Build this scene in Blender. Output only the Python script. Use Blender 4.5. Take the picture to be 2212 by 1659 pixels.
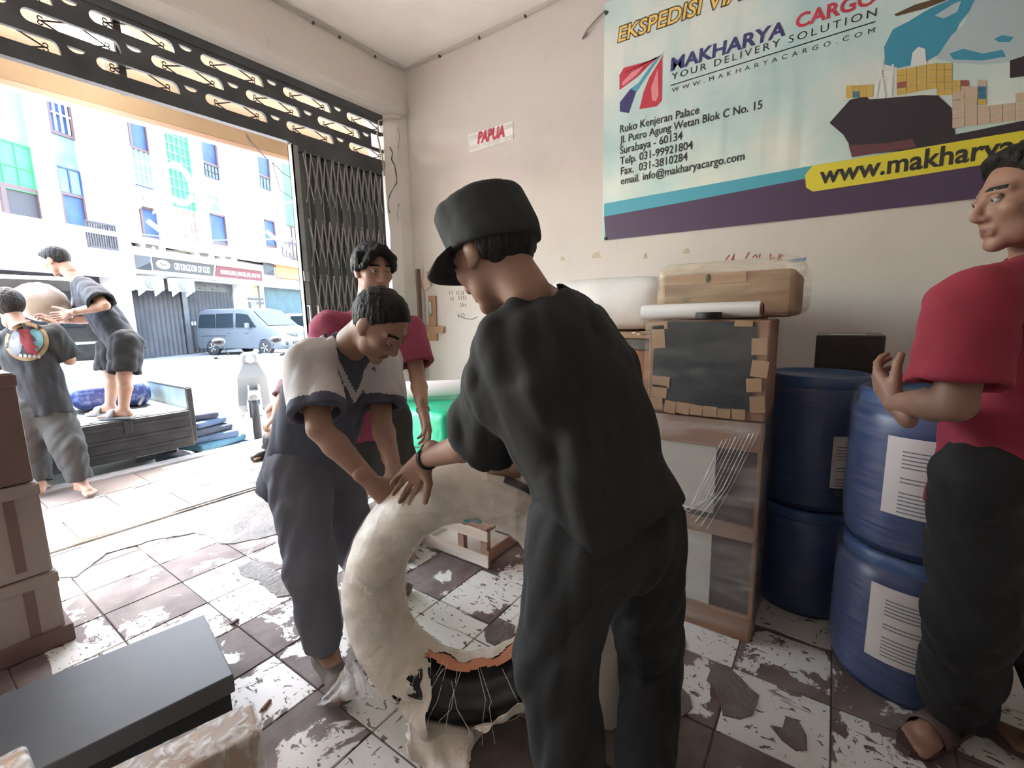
import bpy, bmesh, math, random
import numpy as np
from mathutils import Vector, Matrix

for o in list(bpy.data.objects): bpy.data.objects.remove(o)
SC = bpy.context.scene
COL = SC.collection
random.seed(7); RNG = np.random.default_rng(7)

# ------------------------------------------------------------------ camera
CAM_H = 1.30
YAW, PITCH, ROLL, FPX = math.radians(54.7164), math.radians(8.6798), math.radians(-1.1116), 983.96
_f = np.array([math.sin(YAW)*math.cos(PITCH), math.cos(YAW)*math.cos(PITCH), -math.sin(PITCH)])
_r = np.array([math.cos(YAW), -math.sin(YAW), 0.0]); _u = np.cross(_r, _f)
CR = math.cos(ROLL)*_r + math.sin(ROLL)*_u
CU = -math.sin(ROLL)*_r + math.cos(ROLL)*_u
CF = _f
cam_d = bpy.data.cameras.new('camera'); cam_d.sensor_width = 36.0; cam_d.lens = FPX/2212*36.0
cam_d.clip_start = 0.02; cam_d.clip_end = 200
cam = bpy.data.objects.new('camera', cam_d); COL.objects.link(cam)
M = Matrix.Identity(4)
for i in range(3):
    M[i][0] = CR[i]; M[i][1] = CU[i]; M[i][2] = -CF[i]
M[2][3] = CAM_H
cam.matrix_world = M
SC.camera = cam

# ------------------------------------------------------------------ light
SUN_EL, SUN_AZ = math.radians(64), math.radians(8)     # sun stands over the street, a little to the right
w = bpy.data.worlds.new('sky'); SC.world = w; w.use_nodes = True
nt = w.node_tree; nt.nodes.clear()
sky = nt.nodes.new('ShaderNodeTexSky'); sky.sky_type = 'NISHITA'; sky.sun_disc = False
sky.sun_elevation = SUN_EL; sky.sun_rotation = SUN_AZ; sky.air_density = 1.6; sky.dust_density = 4.0; sky.ozone_density = 1.0
bg = nt.nodes.new('ShaderNodeBackground'); bg.inputs['Strength'].default_value = 0.40
wo = nt.nodes.new('ShaderNodeOutputWorld')
nt.links.new(sky.outputs[0], bg.inputs[0]); nt.links.new(bg.outputs[0], wo.inputs[0])
sd = bpy.data.lights.new('sun', 'SUN'); sd.energy = 5.0; sd.angle = math.radians(0.6); sd.color = (1.0, 0.95, 0.88)
so = bpy.data.objects.new('sun', sd); COL.objects.link(so)
sdir = Vector((math.sin(SUN_AZ)*math.cos(SUN_EL), math.cos(SUN_AZ)*math.cos(SUN_EL), math.sin(SUN_EL)))
so.rotation_euler = sdir.to_track_quat('Z', 'Y').to_euler(); so.location = (3, 9, 14)
SC.view_settings.view_transform = 'Standard'; SC.view_settings.look = 'None'
SC.view_settings.exposure = 3.38; SC.view_settings.gamma = 1.0
SC.view_settings.use_curve_mapping = False

# ------------------------------------------------------------------ survey helpers: turn a sighted direction into a place in the room
def ray(x, y): return CF + (x-1106)/FPX*CR - (y-829.5)/FPX*CU
ORG = np.array([0, 0, CAM_H])
def at(x, y, d): return ORG + ray(x, y)*d
def flr(x, y, z=0.0):
    d = ray(x, y); return ORG + d*((z-CAM_H)/d[2])
def onx(x, y, X):
    d = ray(x, y); return ORG + d*(X/d[0])
def ony(x, y, Y):
    d = ray(x, y); return ORG + d*(Y/d[1])

# ------------------------------------------------------------------ materials
MATS = {}
def _new(name):
    m = bpy.data.materials.new(name); m.use_nodes = True
    n = m.node_tree.nodes; b = n['Principled BSDF']
    MATS[name] = m
    return m, n, m.node_tree.links, b
def rgba(c): return (c[0], c[1], c[2], 1.0)
def mat(name, c1, rough=0.6, c2=None, scale=6.0, metal=0.0, bump=0.0, bscale=None, detail=4.0, lo=0.35, hi=0.65, stretch=None, spec=0.5, coat=0.0, trans=0.0, sheen=0.0, alpha=1.0, dist=0.0):
    """plain or two-tone mottled principled material"""
    if name in MATS: return MATS[name]
    m, n, l, b = _new(name)
    b.inputs['Base Color'].default_value = rgba(c1); b.inputs['Roughness'].default_value = rough
    b.inputs['Metallic'].default_value = metal; b.inputs['Specular IOR Level'].default_value = spec
    b.inputs['Coat Weight'].default_value = coat; b.inputs['Transmission Weight'].default_value = trans
    b.inputs['Sheen Weight'].default_value = sheen; b.inputs['Alpha'].default_value = alpha
    if c2 is not None or bump:
        tc = n.new('ShaderNodeTexCoord'); mp = n.new('ShaderNodeMapping')
        l.new(tc.outputs['Object'], mp.inputs[0])
        if stretch: mp.inputs['Scale'].default_value = stretch
        no = n.new('ShaderNodeTexNoise'); no.inputs['Scale'].default_value = scale; no.inputs['Detail'].default_value = detail
        no.inputs['Distortion'].default_value = dist
        l.new(mp.outputs[0], no.inputs['Vector'])
        if c2 is not None:
            cr = n.new('ShaderNodeValToRGB'); cr.color_ramp.elements[0].position = lo; cr.color_ramp.elements[1].position = hi
            cr.color_ramp.elements[0].color = rgba(c1); cr.color_ramp.elements[1].color = rgba(c2)
            l.new(no.outputs[0], cr.inputs[0]); l.new(cr.outputs[0], b.inputs['Base Color'])
        if bump:
            nb = no
            if bscale:
                nb = n.new('ShaderNodeTexNoise'); nb.inputs['Scale'].default_value = bscale; nb.inputs['Detail'].default_value = 5
                l.new(mp.outputs[0], nb.inputs['Vector'])
            bp = n.new('ShaderNodeBump'); bp.inputs['Strength'].default_value = bump; bp.inputs['Distance'].default_value = 0.02
            l.new(nb.outputs[0], bp.inputs['Height']); l.new(bp.outputs[0], b.inputs['Normal'])
    return m
def film_mat(name, tint=(0.9, 0.88, 0.85), dens=0.25, streak=(3, 3, 40), scale=3.0, rough=0.18):
    """clear stretch film: see-through with milky, glossy streaks"""
    if name in MATS: return MATS[name]
    m, n, l, b = _new(name)
    out = n['Material Output']
    tc = n.new('ShaderNodeTexCoord'); mp = n.new('ShaderNodeMapping'); l.new(tc.outputs['Object'], mp.inputs[0])
    mp.inputs['Scale'].default_value = streak; mp.inputs['Rotation'].default_value = (0.15, 0.1, 0.2)
    no = n.new('ShaderNodeTexNoise'); no.inputs['Scale'].default_value = scale; no.inputs['Detail'].default_value = 6; no.inputs['Distortion'].default_value = 0.6
    l.new(mp.outputs[0], no.inputs['Vector'])
    cr = n.new('ShaderNodeValToRGB'); cr.color_ramp.elements[0].position = 0.42; cr.color_ramp.elements[1].position = 0.72
    cr.color_ramp.elements[0].color = (dens*0.5,)*3+(1,); cr.color_ramp.elements[1].color = (min(1, dens*2.2),)*3+(1,)
    l.new(no.outputs[0], cr.inputs[0])
    bp = n.new('ShaderNodeBump'); bp.inputs['Strength'].default_value = 0.8; bp.inputs['Distance'].default_value = 0.01
    l.new(no.outputs[0], bp.inputs['Height'])
    b.inputs['Base Color'].default_value = rgba(tint); b.inputs['Roughness'].default_value = rough
    l.new(bp.outputs[0], b.inputs['Normal'])
    tr = n.new('ShaderNodeBsdfTransparent'); mx = n.new('ShaderNodeMixShader')
    l.new(cr.outputs[0], mx.inputs[0]); l.new(tr.outputs[0], mx.inputs[1]); l.new(b.outputs[0], mx.inputs[2])
    l.new(mx.outputs[0], out.inputs[0])
    return m

# ------------------------------------------------------------------ mesh helpers
def rotz(a):
    c, s = math.cos(a), math.sin(a); return np.array([[c, -s, 0], [s, c, 0], [0, 0, 1.0]])
def frame(d, up=(0, 0, 1)):
    d = np.array(d, float); d = d/np.linalg.norm(d)
    a = np.array(up, float)
    if abs(a @ d) > 0.98: a = np.array([1.0, 0, 0])
    s = np.cross(d, a); s /= np.linalg.norm(s); t = np.cross(s, d)
    return d, s, t
class MB:
    """collects shapes that become ONE mesh"""
    def __init__(s): s.v = []; s.f = []; s.mi = []
    def add(s, v, f, mi=0):
        o = len(s.v); s.v += [tuple(map(float, p)) for p in v]; s.f += [tuple(i+o for i in q) for q in f]; s.mi += [mi]*len(f); return s
    def box(s, lo, hi, R=None, c=None, mi=0):
        x0, y0, z0 = lo; x1, y1, z1 = hi
        v = np.array([(x0, y0, z0), (x1, y0, z0), (x1, y1, z0), (x0, y1, z0), (x0, y0, z1), (x1, y0, z1), (x1, y1, z1), (x0, y1, z1)], float)
        if R is not None: v = v @ np.array(R).T
        if c is not None: v = v + np.array(c)
        return s.add(v, [(0, 3, 2, 1), (4, 5, 6, 7), (0, 1, 5, 4), (1, 2, 6, 5), (2, 3, 7, 6), (3, 0, 4, 7)], mi)
    def rbox(s, lo, hi, r=0.01, R=None, c=None, seg=2, mi=0):
        bm = bmesh.new(); lo = np.array(lo, float); hi = np.array(hi, float)
        bmesh.ops.create_cube(bm, size=1.0)
        for q in bm.verts: q.co = Vector(((lo+hi)/2 + np.array(q.co)*(hi-lo)))
        r = min(r, 0.49*min(hi-lo))
        bmesh.ops.bevel(bm, geom=list(bm.edges), offset=r, segments=seg, affect='EDGES', profile=0.5)
        bm.verts.index_update()
        v = np.array([q.co for q in bm.verts]); f = [tuple(q.index for q in fc.verts) for fc in bm.faces]; bm.free()
        if R is not None: v = v @ np.array(R).T
        if c is not None: v = v + np.array(c)
        return s.add(v, f, mi)
    def tube(s, pts, r, n=8, cap=True, flat=1.0, up=(0, 0, 1), mi=0):
        pts = [np.array(p, float) for p in pts]; rs = r if hasattr(r, '__len__') else [r]*len(pts)
        v = []; k = len(pts)
        for i, p in enumerate(pts):
            d = pts[min(i+1, k-1)] - pts[max(i-1, 0)]
            _, a, b = frame(d, up)
            for j in range(n):
                t = 2*math.pi*j/n; v.append(p + rs[i]*(math.cos(t)*a + math.sin(t)*b*flat))
        f = [(i*n+j, i*n+(j+1) % n, (i+1)*n+(j+1) % n, (i+1)*n+j) for i in range(k-1) for j in range(n)]
        if cap: f += [tuple(range(n-1, -1, -1)), tuple((k-1)*n+j for j in range(n))]
        return s.add(v, f, mi)
    def lathe(s, prof, n=24, c=(0, 0, 0), R=None, mi=0, cap=True):
        v = [(q[0]*math.cos(2*math.pi*j/n), q[0]*math.sin(2*math.pi*j/n), q[1]) for q in prof for j in range(n)]
        v = np.array(v)
        if R is not None: v = v @ np.array(R).T
        v = v + np.array(c); k = len(prof)
        f = [(i*n+j, i*n+(j+1) % n, (i+1)*n+(j+1) % n, (i+1)*n+j) for i in range(k-1) for j in range(n)]
        if cap: f += [tuple(range(n-1, -1, -1)), tuple((k-1)*n+j for j in range(n))]
        return s.add(v, f, mi)
    def prism(s, poly, ext, mi=0):
        """poly: list of 3-D points of a flat outline, ext: extrusion vector"""
        p = np.array(poly, float); n = len(p); e = np.array(ext, float)
        v = list(p) + list(p+e)
        f = [tuple(range(n-1, -1, -1)), tuple(range(n, 2*n))] + [(i, (i+1) % n, n+(i+1) % n, n+i) for i in range(n)]
        return s.add(v, f, mi)
    def ell(s, c, r, R=None, n=16, m=10, mi=0):
        v = []; 
        for i in range(1, m):
            ph = math.pi*i/m
            for j in range(n):
                t = 2*math.pi*j/n; v.append((r[0]*math.sin(ph)*math.cos(t), r[1]*math.sin(ph)*math.sin(t), r[2]*math.cos(ph)))
        v += [(0, 0, r[2]), (0, 0, -r[2])]; v = np.array(v)
        if R is not None: v = v @ np.array(R).T
        v = v + np.array(c); T = (m-1)*n
        f = [(i*n+j, (i+1)*n+j, (i+1)*n+(j+1) % n, i*n+(j+1) % n) for i in range(m-2) for j in range(n)]
        f += [(T, j, (j+1) % n) for j in range(n)] + [(T+1, (m-2)*n+(j+1) % n, (m-2)*n+j) for j in range(n)]
        return s.add(v, f, mi)
    def build(s, name, mats, parent=None, smooth=False, sub=0, world=True):
        me = bpy.data.meshes.new(name); me.from_pydata(s.v, [], s.f); me.update()
        return link(name, me, mats, parent, smooth, s.mi, sub)
def link(name, me, mats, parent=None, smooth=False, mi=None, sub=0):
    mats = mats if isinstance(mats, (list, tuple)) else [mats]
    for m in mats: me.materials.append(m)
    if mi is not None and len(mats) > 1: me.polygons.foreach_set('material_index', np.array(mi, dtype=np.int32))
    if smooth: me.polygons.foreach_set('use_smooth', np.ones(len(me.polygons), dtype=bool))
    o = bpy.data.objects.new(name, me); COL.objects.link(o)
    if parent is not None: 
        o.parent = parent; o.matrix_parent_inverse = wmat(parent).inverted()
    if sub:
        q = o.modifiers.new('sub', 'SUBSURF'); q.levels = sub; q.render_levels = sub
    return o
def wmat(o):
    m = o.matrix_basis.copy()
    if o.parent is not None: m = wmat(o.parent) @ o.matrix_parent_inverse @ m
    return m
def thing(name, label, cat, loc=(0, 0, 0), rz=0.0, group=None):
    o = bpy.data.objects.new(name, None); COL.objects.link(o); o.empty_display_size = 0.1
    o.location = tuple(map(float, loc)); o.rotation_euler = (0, 0, rz)
    return tag(o, label, cat, group)
def tag(o, label, cat, group=None):
    o['label'] = label; o['category'] = cat
    if group: o['group'] = group
    return o
def struct(o):
    o['kind'] = 'structure'; return o
def copy_tree(o, parent=None):
    c = o.copy(); COL.objects.link(c)
    if parent is not None: c.parent = parent
    for ch in list(o.children): copy_tree(ch, c)
    return c
def noisy(o, amp, scale=3.0, seed=0):
    """push vertices about a little along a smooth pseudo-noise so that cloth and bags are uneven"""
    me = o.data; n = len(me.vertices); co = np.empty(n*3); me.vertices.foreach_get('co', co); co = co.reshape(-1, 3)
    co += wobble(co*scale, seed)*amp
    me.vertices.foreach_set('co', co.ravel()); me.update(); return o
def wobble(p, seed=0):
    r = np.random.default_rng(seed); out = np.zeros_like(p)
    for k in range(5):
        w_ = r.normal(size=(3, 3))*(1.0+k*0.7); ph = r.uniform(0, 6.28, 3)
        out += np.sin(p @ w_ + ph)/(1+k*0.6)
    return out/2.5
def text_mesh(body, fr, width=None, height=None, bold=0.0, shear=0.0, spacing=1.0, align='LEFT', depth=0.0006):
    """mesh of a line of lettering: fr = (origin, u, v, n) of its flat place; origin is the left end of the base line"""
    cu = bpy.data.curves.new('lettering', 'FONT'); cu.body = body; cu.size = 1.0; cu.offset = bold; cu.shear = shear
    cu.space_character = spacing; cu.resolution_u = 3; cu.align_x = 'LEFT'
    ob = bpy.data.objects.new('lettering', cu); COL.objects.link(ob)
    bpy.context.view_layer.update()
    me = bpy.data.meshes.new_from_object(ob.evaluated_get(bpy.context.evaluated_depsgraph_get()))
    bpy.data.objects.remove(ob); bpy.data.curves.remove(cu)
    n = len(me.vertices); co = np.empty(n*3); me.vertices.foreach_get('co', co); co = co.reshape(-1, 3)
    x0, x1 = co[:, 0].min(), co[:, 0].max(); caph = 0.70
    sx = width/(x1-x0) if width else None
    sy = height/caph if height else sx
    if sx is None: sx = sy
    o, u, v, nn = [np.array(q, float) for q in fr]
    if align == 'CENTER': o = o - u*((x1-x0)*sx/2)
    new = o + np.outer((co[:, 0]-x0)*sx, u) + np.outer(co[:, 1]*sy, v) + nn*depth
    me.vertices.foreach_set('co', new.ravel()); me.update(); me.materials.clear()
    return me
def lettering(name, body, fr, m, parent, **k):
    return link(name, text_mesh(body, fr, **k), m, parent)

# ================================================================== the room
XW, YF, ZC = 3.25, 3.46, 3.59          # banner wall, inner face of the front wall, ceiling
XL, YB = -1.35, -3.4
def wall_mat(name, base, dirt, amt=0.5, sc=1.2):
    if name in MATS: return MATS[name]
    m, n, l, b = _new(name); b.inputs['Roughness'].default_value = 0.75
    g = n.new('ShaderNodeNewGeometry')
    a = n.new('ShaderNodeTexNoise'); a.inputs['Scale'].default_value = sc; a.inputs['Detail'].default_value = 8; a.inputs['Roughness'].default_value = 0.62
    c = n.new('ShaderNodeTexNoise'); c.inputs['Scale'].default_value = 9; c.inputs['Detail'].default_value = 10; c.inputs['Roughness'].default_value = 0.75
    mp = n.new('ShaderNodeMapping'); mp.inputs['Scale'].default_value = (1, 1, 0.45)
    l.new(g.outputs['Position'], mp.inputs[0]); l.new(g.outputs['Position'], a.inputs[0]); l.new(mp.outputs[0], c.inputs[0])
    r1 = n.new('ShaderNodeValToRGB'); r1.color_ramp.elements[0].position = 0.50; r1.color_ramp.elements[1].position = 0.78
    r2 = n.new('ShaderNodeValToRGB'); r2.color_ramp.elements[0].position = 0.60; r2.color_ramp.elements[1].position = 0.74
    l.new(a.outputs[0], r1.inputs[0]); l.new(c.outputs[0], r2.inputs[0])
    m1 = n.new('ShaderNodeMixRGB'); m1.inputs[1].default_value = rgba(base); m1.inputs[2].default_value = rgba([x*0.86 for x in base])
    l.new(r1.outputs[0], m1.inputs[0])
    f = n.new('ShaderNodeMath'); f.operation = 'MULTIPLY'; f.inputs[1].default_value = amt; l.new(r2.outputs[0], f.inputs[0])
    m2 = n.new('ShaderNodeMixRGB'); m2.inputs[2].default_value = rgba(dirt); l.new(f.outputs[0], m2.inputs[0]); l.new(m1.outputs[0], m2.inputs[1])
    l.new(m2.outputs[0], b.inputs['Base Color'])
    bp = n.new('ShaderNodeBump'); bp.inputs['Strength'].default_value = 0.25; bp.inputs['Distance'].default_value = 0.01
    l.new(c.outputs[0], bp.inputs['Height']); l.new(bp.outputs[0], b.inputs['Normal'])
    return m
M_wall = wall_mat('aged cream plaster', (0.60, 0.545, 0.50), (0.40, 0.335, 0.28), 0.45)
M_ceil = wall_mat('ceiling paint', (0.93, 0.885, 0.83), (0.72, 0.66, 0.6), 0.15)
M_frontw = wall_mat('front wall paint', (0.80, 0.74, 0.69), (0.42, 0.36, 0.31), 0.35)
M_dark = mat('dark painted steel', (0.055, 0.06, 0.065), 0.5, (0.09, 0.095, 0.1), 5, metal=0.1)
M_darkline = mat('crack brown', (0.10, 0.085, 0.07), 0.9)  # dark brown tone shared by cracks, nails and cable clips
M_rod = mat('rusty brown rod', (0.10, 0.055, 0.045), 0.6, (0.05, 0.035, 0.03), 20)

b = MB(); b.box((XW, YB, -0.1), (XW+0.2, 3.9, ZC+0.1)); wall_right = struct(b.build('wall_right', M_wall))
M_wallb = wall_mat('grimy grey plaster', (0.76, 0.70, 0.64), (0.40, 0.34, 0.29), 0.3)
b = MB(); b.box((XL-0.2, YB, -0.1), (XL, 3.9, ZC+0.1)); wall_left = struct(b.build('wall_left', M_wallb))
b = MB(); b.box((XL-0.2, YB-0.2, -0.1), (XW+0.2, YB, ZC+0.1)); wall_back = struct(b.build('wall_back', M_wallb))
b = MB(); b.box((XL, YB, ZC), (XW, YF+0.15, ZC+0.15)); ceiling = struct(b.build('ceiling', M_ceil))
b = MB()
prof = [(3.46, ZC), (3.46, 3.235), (3.466, 3.205), (3.485, 3.175), (3.52, 3.15), (3.56, 3.135), (3.70, 3.13), (3.70, ZC)]
b.prism([(XL, y, z) for y, z in prof][::-1], (XW-XL, 0, 0))
b.box((XL, 3.55, -0.1), (XL+0.25, 3.70, 3.2))
wall_front = struct(b.build('wall_front', M_frontw))
b = MB()    # right jamb pillar, plaster bulging and broken
outl = [(3.035, 3.55), (3.03, 3.66), (3.05, 3.80), (3.25, 3.80), (3.25, 3.47), (3.13, 3.485)]
zs = [0, 0.5, 1.0, 1.5, 1.85, 2.1, 2.3, 2.5, 2.62, 2.8, 2.95, 3.05, 3.16]
vv = []
for z in zs:
    for (x, y) in outl:
        j = wobble(np.array([[x*9, y*9, z*7]]), 3)[0]*(0.012 if z < 2.6 else 0.006)
        k = 0.02 if 2.3 < z < 2.7 else 0
        vv.append((x+j[0]-(0 if x > 3.2 else k*0.5), y+j[1]*(0 if x > 3.2 else 1), z))
nn = len(outl)
ff = [(i*nn+q, i*nn+(q+1) % nn, (i+1)*nn+(q+1) % nn, (i+1)*nn+q) for i in range(len(zs)-1) for q in range(nn)] + [tuple(range(nn-1, -1, -1)), tuple((len(zs)-1)*nn+q for q in range(nn))]
b.add(vv, ff); pillar = b.build('pillar', M_frontw, wall_front)
# cracks on the pillar
def crack(pts, wd, name='crack', parent=wall_front, off=(-0.004, -0.004, 0)):
    q = MB(); P = [np.array(p)+np.array(off) for p in pts]
    q.tube(P, [wd*(0.35+0.65*random.random()) for _ in P], 5, flat=0.5); return q.build(name, M_darkline, parent)
cp = [(842, 318), (848, 330), (846, 345), (853, 358), (856, 378), (857, 395), (848, 410), (841, 425), (838, 445), (842, 460)]
crack([ony(x, y, 3.49) for x, y in cp], 0.012)
crack([ony(x, y, 3.485) for x, y in [(861, 275), (863, 300), (860, 322)]], 0.006)
crack([ony(x, y, 3.49) for x, y in [(862, 440), (858, 460), (861, 475)]], 0.005)

# ---- floor: grout bed and square tiles, worn and stained
M_grout = mat('dirty grout', (0.16, 0.13, 0.115), 0.95, (0.26, 0.22, 0.2), 14, bump=0.4, bscale=60)
b = MB(); b.box((XL, YB, -0.15), (XW, 3.60, -0.010)); floor = struct(b.build('floor', M_grout))
def tile_mat():
    m, n, l, b = _new('worn white tile'); 
    oi = n.new('ShaderNodeObjectInfo'); tc = n.new('ShaderNodeTexCoord'); g = n.new('ShaderNodeNewGeometry')
    def noise(sc, det=6, rough=0.6, dist=0.0, src=g.outputs['Position'], mapping=None):
        q = n.new('ShaderNodeTexNoise'); q.inputs['Scale'].default_value = sc; q.inputs['Detail'].default_value = det
        q.inputs['Roughness'].default_value = rough; q.inputs['Distortion'].default_value = dist
        if mapping:
            mp = n.new('ShaderNodeMapping'); mp.inputs['Scale'].default_value = mapping[0]; mp.inputs['Rotation'].default_value = (0, 0, mapping[1]); l.new(src, mp.inputs[0]); src = mp.outputs[0]
        l.new(src, q.inputs['Vector']); return q.outputs[0]
    def math_(op, a, b_=None):
        q = n.new('ShaderNodeMath'); q.operation = op
        for i, x in enumerate((a, b_)):
            if x is None: continue
            if isinstance(x, (int, float)): q.inputs[i].default_value = x
            else: l.new(x, q.inputs[i])
        return q.outputs[0]
    def step(x, lo, hi):
        q = n.new('ShaderNodeMapRange'); q.inputs['From Min'].default_value = lo; q.inputs['From Max'].default_value = hi; l.new(x, q.inputs['Value']); return q.outputs[0]
    sep = n.new('ShaderNodeSeparateXYZ'); l.new(tc.outputs['Object'], sep.inputs[0])
    ex = math_('ABSOLUTE', sep.outputs[0]); ey = math_('ABSOLUTE', sep.outputs[1])
    edge = math_('MAXIMUM', ex, ey)
    # worn band growing in from the tile's rim, wide on some tiles and almost nothing on others
    e1 = step(edge, 0.02, 0.15)
    big = noise(3.3, 9, 0.66, 0.5)
    rnd = math_('MULTIPLY', math_('SUBTRACT', oi.outputs['Random'], 0.5), 0.30)
    s = math_('ADD', math_('ADD', big, math_('MULTIPLY', e1, 0.13)), rnd)
    worn = step(s, 0.640, 0.655)
    sp = step(noise(55, 3, 0.5, 0.8, mapping=((1.0, 0.45, 1), 0.5)), 0.625, 0.645)
    sp2 = step(noise(34, 4, 0.6, 1.2, mapping=((0.35, 1.0, 1), -0.4)), 0.655, 0.672)
    scr = step(noise(9, 2, 0.4, 1.5, mapping=((1.0, 0.12, 1), 0.9)), 0.675, 0.685)
    mask = math_('MAXIMUM', math_('MAXIMUM', worn, sp), math_('MAXIMUM', sp2, scr))
    cw = n.new('ShaderNodeValToRGB'); cw.color_ramp.elements[0].color = (0.66, 0.62, 0.575, 1); cw.color_ramp.elements[1].color = (0.80, 0.775, 0.74, 1)
    l.new(noise(2.2, 4), cw.inputs[0])
    cd = n.new('ShaderNodeValToRGB'); cd.color_ramp.elements[0].color = (0.105, 0.068, 0.062, 1); cd.color_ramp.elements[1].color = (0.235, 0.185, 0.17, 1)
    cd.color_ramp.elements[0].position = 0.35; cd.color_ramp.elements[1].position = 0.7
    l.new(noise(5.0, 6), cd.inputs[0])
    mx = n.new('ShaderNodeMixRGB'); l.new(mask, mx.inputs[0]); l.new(cw.outputs[0], mx.inputs[1]); l.new(cd.outputs[0], mx.inputs[2]); l.new(mx.outputs[0], b.inputs['Base Color'])
    rr = n.new('ShaderNodeMapRange'); rr.inputs['To Min'].default_value = 0.32; rr.inputs['To Max'].default_value = 0.62; l.new(mask, rr.inputs['Value']); l.new(rr.outputs[0], b.inputs['Roughness'])
    bp = n.new('ShaderNodeBump'); bp.inputs['Strength'].default_value = 0.35; bp.inputs['Distance'].default_value = 0.004; bp.invert = True
    l.new(mask, bp.inputs['Height']); l.new(bp.outputs[0], b.inputs['Normal'])
    return m
M_tile = tile_mat()
TX, TY, TX0, TY0 = 0.306, 0.2975, 0.457, -0.079
q = MB(); q.rbox((-TX/2+0.0025, -TY/2+0.0025, -0.010), (TX/2-0.0025, TY/2-0.0025, 0), 0.0025, seg=1)
tile_me = bpy.data.meshes.new('tile'); tile_me.from_pydata(q.v, [], q.f); tile_me.materials.append(M_tile)
for i in range(-4, 9):
    for j in range(-5, 12):
        x = TX0+TX*(i+0.5); y = TY0+TY*(j+0.5)
        if x+TX/2 > XW or y+TY/2 > 3.52: continue
        if x*0.8168+y*0.577 < 0.1: continue
        o = bpy.data.objects.new('tile', tile_me); COL.objects.link(o); o.parent = floor
        o.location = (x, y, random.uniform(-0.0015, 0.0)); o.rotation_euler = (random.uniform(-.003, .003), random.uniform(-.003, .003), 0)
q = MB()                                             # the tiles behind the camera, joined
for i in range(-6, 9):
    for j in range(-11, 12):
        x = TX0+TX*(i+0.5); y = TY0+TY*(j+0.5)
        if x+TX/2 > XW or y+TY/2 > 3.52 or x-TX/2 < XL: continue
        if -4 <= i < 9 and -5 <= j < 12 and x*0.8168+y*0.577 >= 0.1: continue
        q.box((x-TX/2+0.0025, y-TY/2+0.0025, -0.010), (x+TX/2-0.0025, y+TY/2-0.0025, -0.0005))
o = q.build('back_tiles', M_tile, floor); o['kind'] = 'stuff'
# cement patches smeared over broken tiles
M_cem = mat('patching cement', (0.20, 0.185, 0.178), 0.9, (0.29, 0.275, 0.265), 7, bump=0.6, bscale=45, detail=8)
M_cem2 = mat('dark patching cement', (0.13, 0.10, 0.09), 0.9, (0.20, 0.165, 0.15), 9, bump=0.7, bscale=60, detail=8)
def patch(pts, m, th=0.006, z=0.0, jit=0.012, seed=0):
    P = [flr(x, y)[:2] for x, y in pts]; Q = []
    r = np.random.default_rng(seed)
    for i in range(len(P)):
        a, c = np.array(P[i]), np.array(P[(i+1) % len(P)]); k = max(1, int(np.linalg.norm(c-a)/0.035))
        for t in range(k): Q.append(a+(c-a)*t/k + r.normal(size=2)*jit*(0.25 if t == 0 else 0.6))
    bmx = bmesh.new(); vs = [bmx.verts.new((p[0], p[1], z+th)) for p in Q]
    fc = bmx.faces.new(vs)
    if fc.normal.z < 0: fc.normal_flip()
    ret = bmesh.ops.extrude_face_region(bmx, geom=[fc]); 
    for v in [e for e in ret['geom'] if isinstance(e, bmesh.types.BMVert)]: v.co.z -= 0.0
    for v in vs: v.co.z = z-0.004
    bmesh.ops.triangulate(bmx, faces=bmx.faces); bmesh.ops.recalc_face_normals(bmx, faces=bmx.faces)
    me = bpy.data.meshes.new('cement_patch'); bmx.to_mesh(me); bmx.free()
    return link('cement_patch', me, m, floor)
patch([(60, 1262), (120, 1250), (165, 1248), (232, 1195), (300, 1178), (345, 1165), (420, 1152), (452, 1160), (470, 1172), (492, 1176), (560, 1165), (620, 1150), (700, 1115), (800, 1075), (900, 1030), (960, 1000), (930, 985), (860, 985), (700, 1012), (600, 1042), (350, 1125), (120, 1203), (60, 1225)], M_cem, 0.006, seed=1)
patch([(512, 1225), (545, 1210), (575, 1222), (640, 1262), (660, 1285), (600, 1290), (560, 1255), (520, 1245)], M_cem, 0.004, seed=2)
patch([(1400, 1378), (1460, 1362), (1482, 1382), (1478, 1412), (1440, 1425), (1400, 1425)], M_cem2, 0.004, jit=0.006, seed=3)
patch([(1535, 1448), (1570, 1438), (1600, 1465), (1642, 1505), (1630, 1545), (1600, 1553), (1560, 1545), (1552, 1505), (1525, 1470)], M_cem2, 0.004, jit=0.008, seed=4)
patch([(1400, 1480), (1460, 1475), (1490, 1505), (1497, 1530), (1460, 1555), (1400, 1545)], M_cem2, 0.004, jit=0.008, seed=5)
patch([(1665, 1570), (1690, 1572), (1698, 1552), (1725, 1558), (1742, 1590), (1742, 1620), (1720, 1622), (1690, 1600)], M_cem2, 0.004, jit=0.005, seed=6)
patch([(1046, 1362), (1075, 1335), (1112, 1352), (1110, 1375), (1080, 1400), (1050, 1385)], M_cem2, 0.004, jit=0.006, seed=7)

# ---- threshold rails of the folding gate
M_steel = mat('worn rail steel', (0.34, 0.33, 0.32), 0.4, (0.20, 0.17, 0.15), 8, metal=0.6)
M_sill = mat('sill concrete', (0.50, 0.47, 0.44), 0.85, (0.38, 0.35, 0.32), 6, bump=0.3, bscale=30)
b = MB(); b.box((XL, 3.52, -0.02), (XW-0.2, 3.66, 0.004)); sill = struct(b.build('trim_1', M_sill))
for y in (3.555, 3.60): MB().box((XL, y, 0.0), (3.05, y+0.010, 0.016)).build('rail', M_steel, sill)

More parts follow.
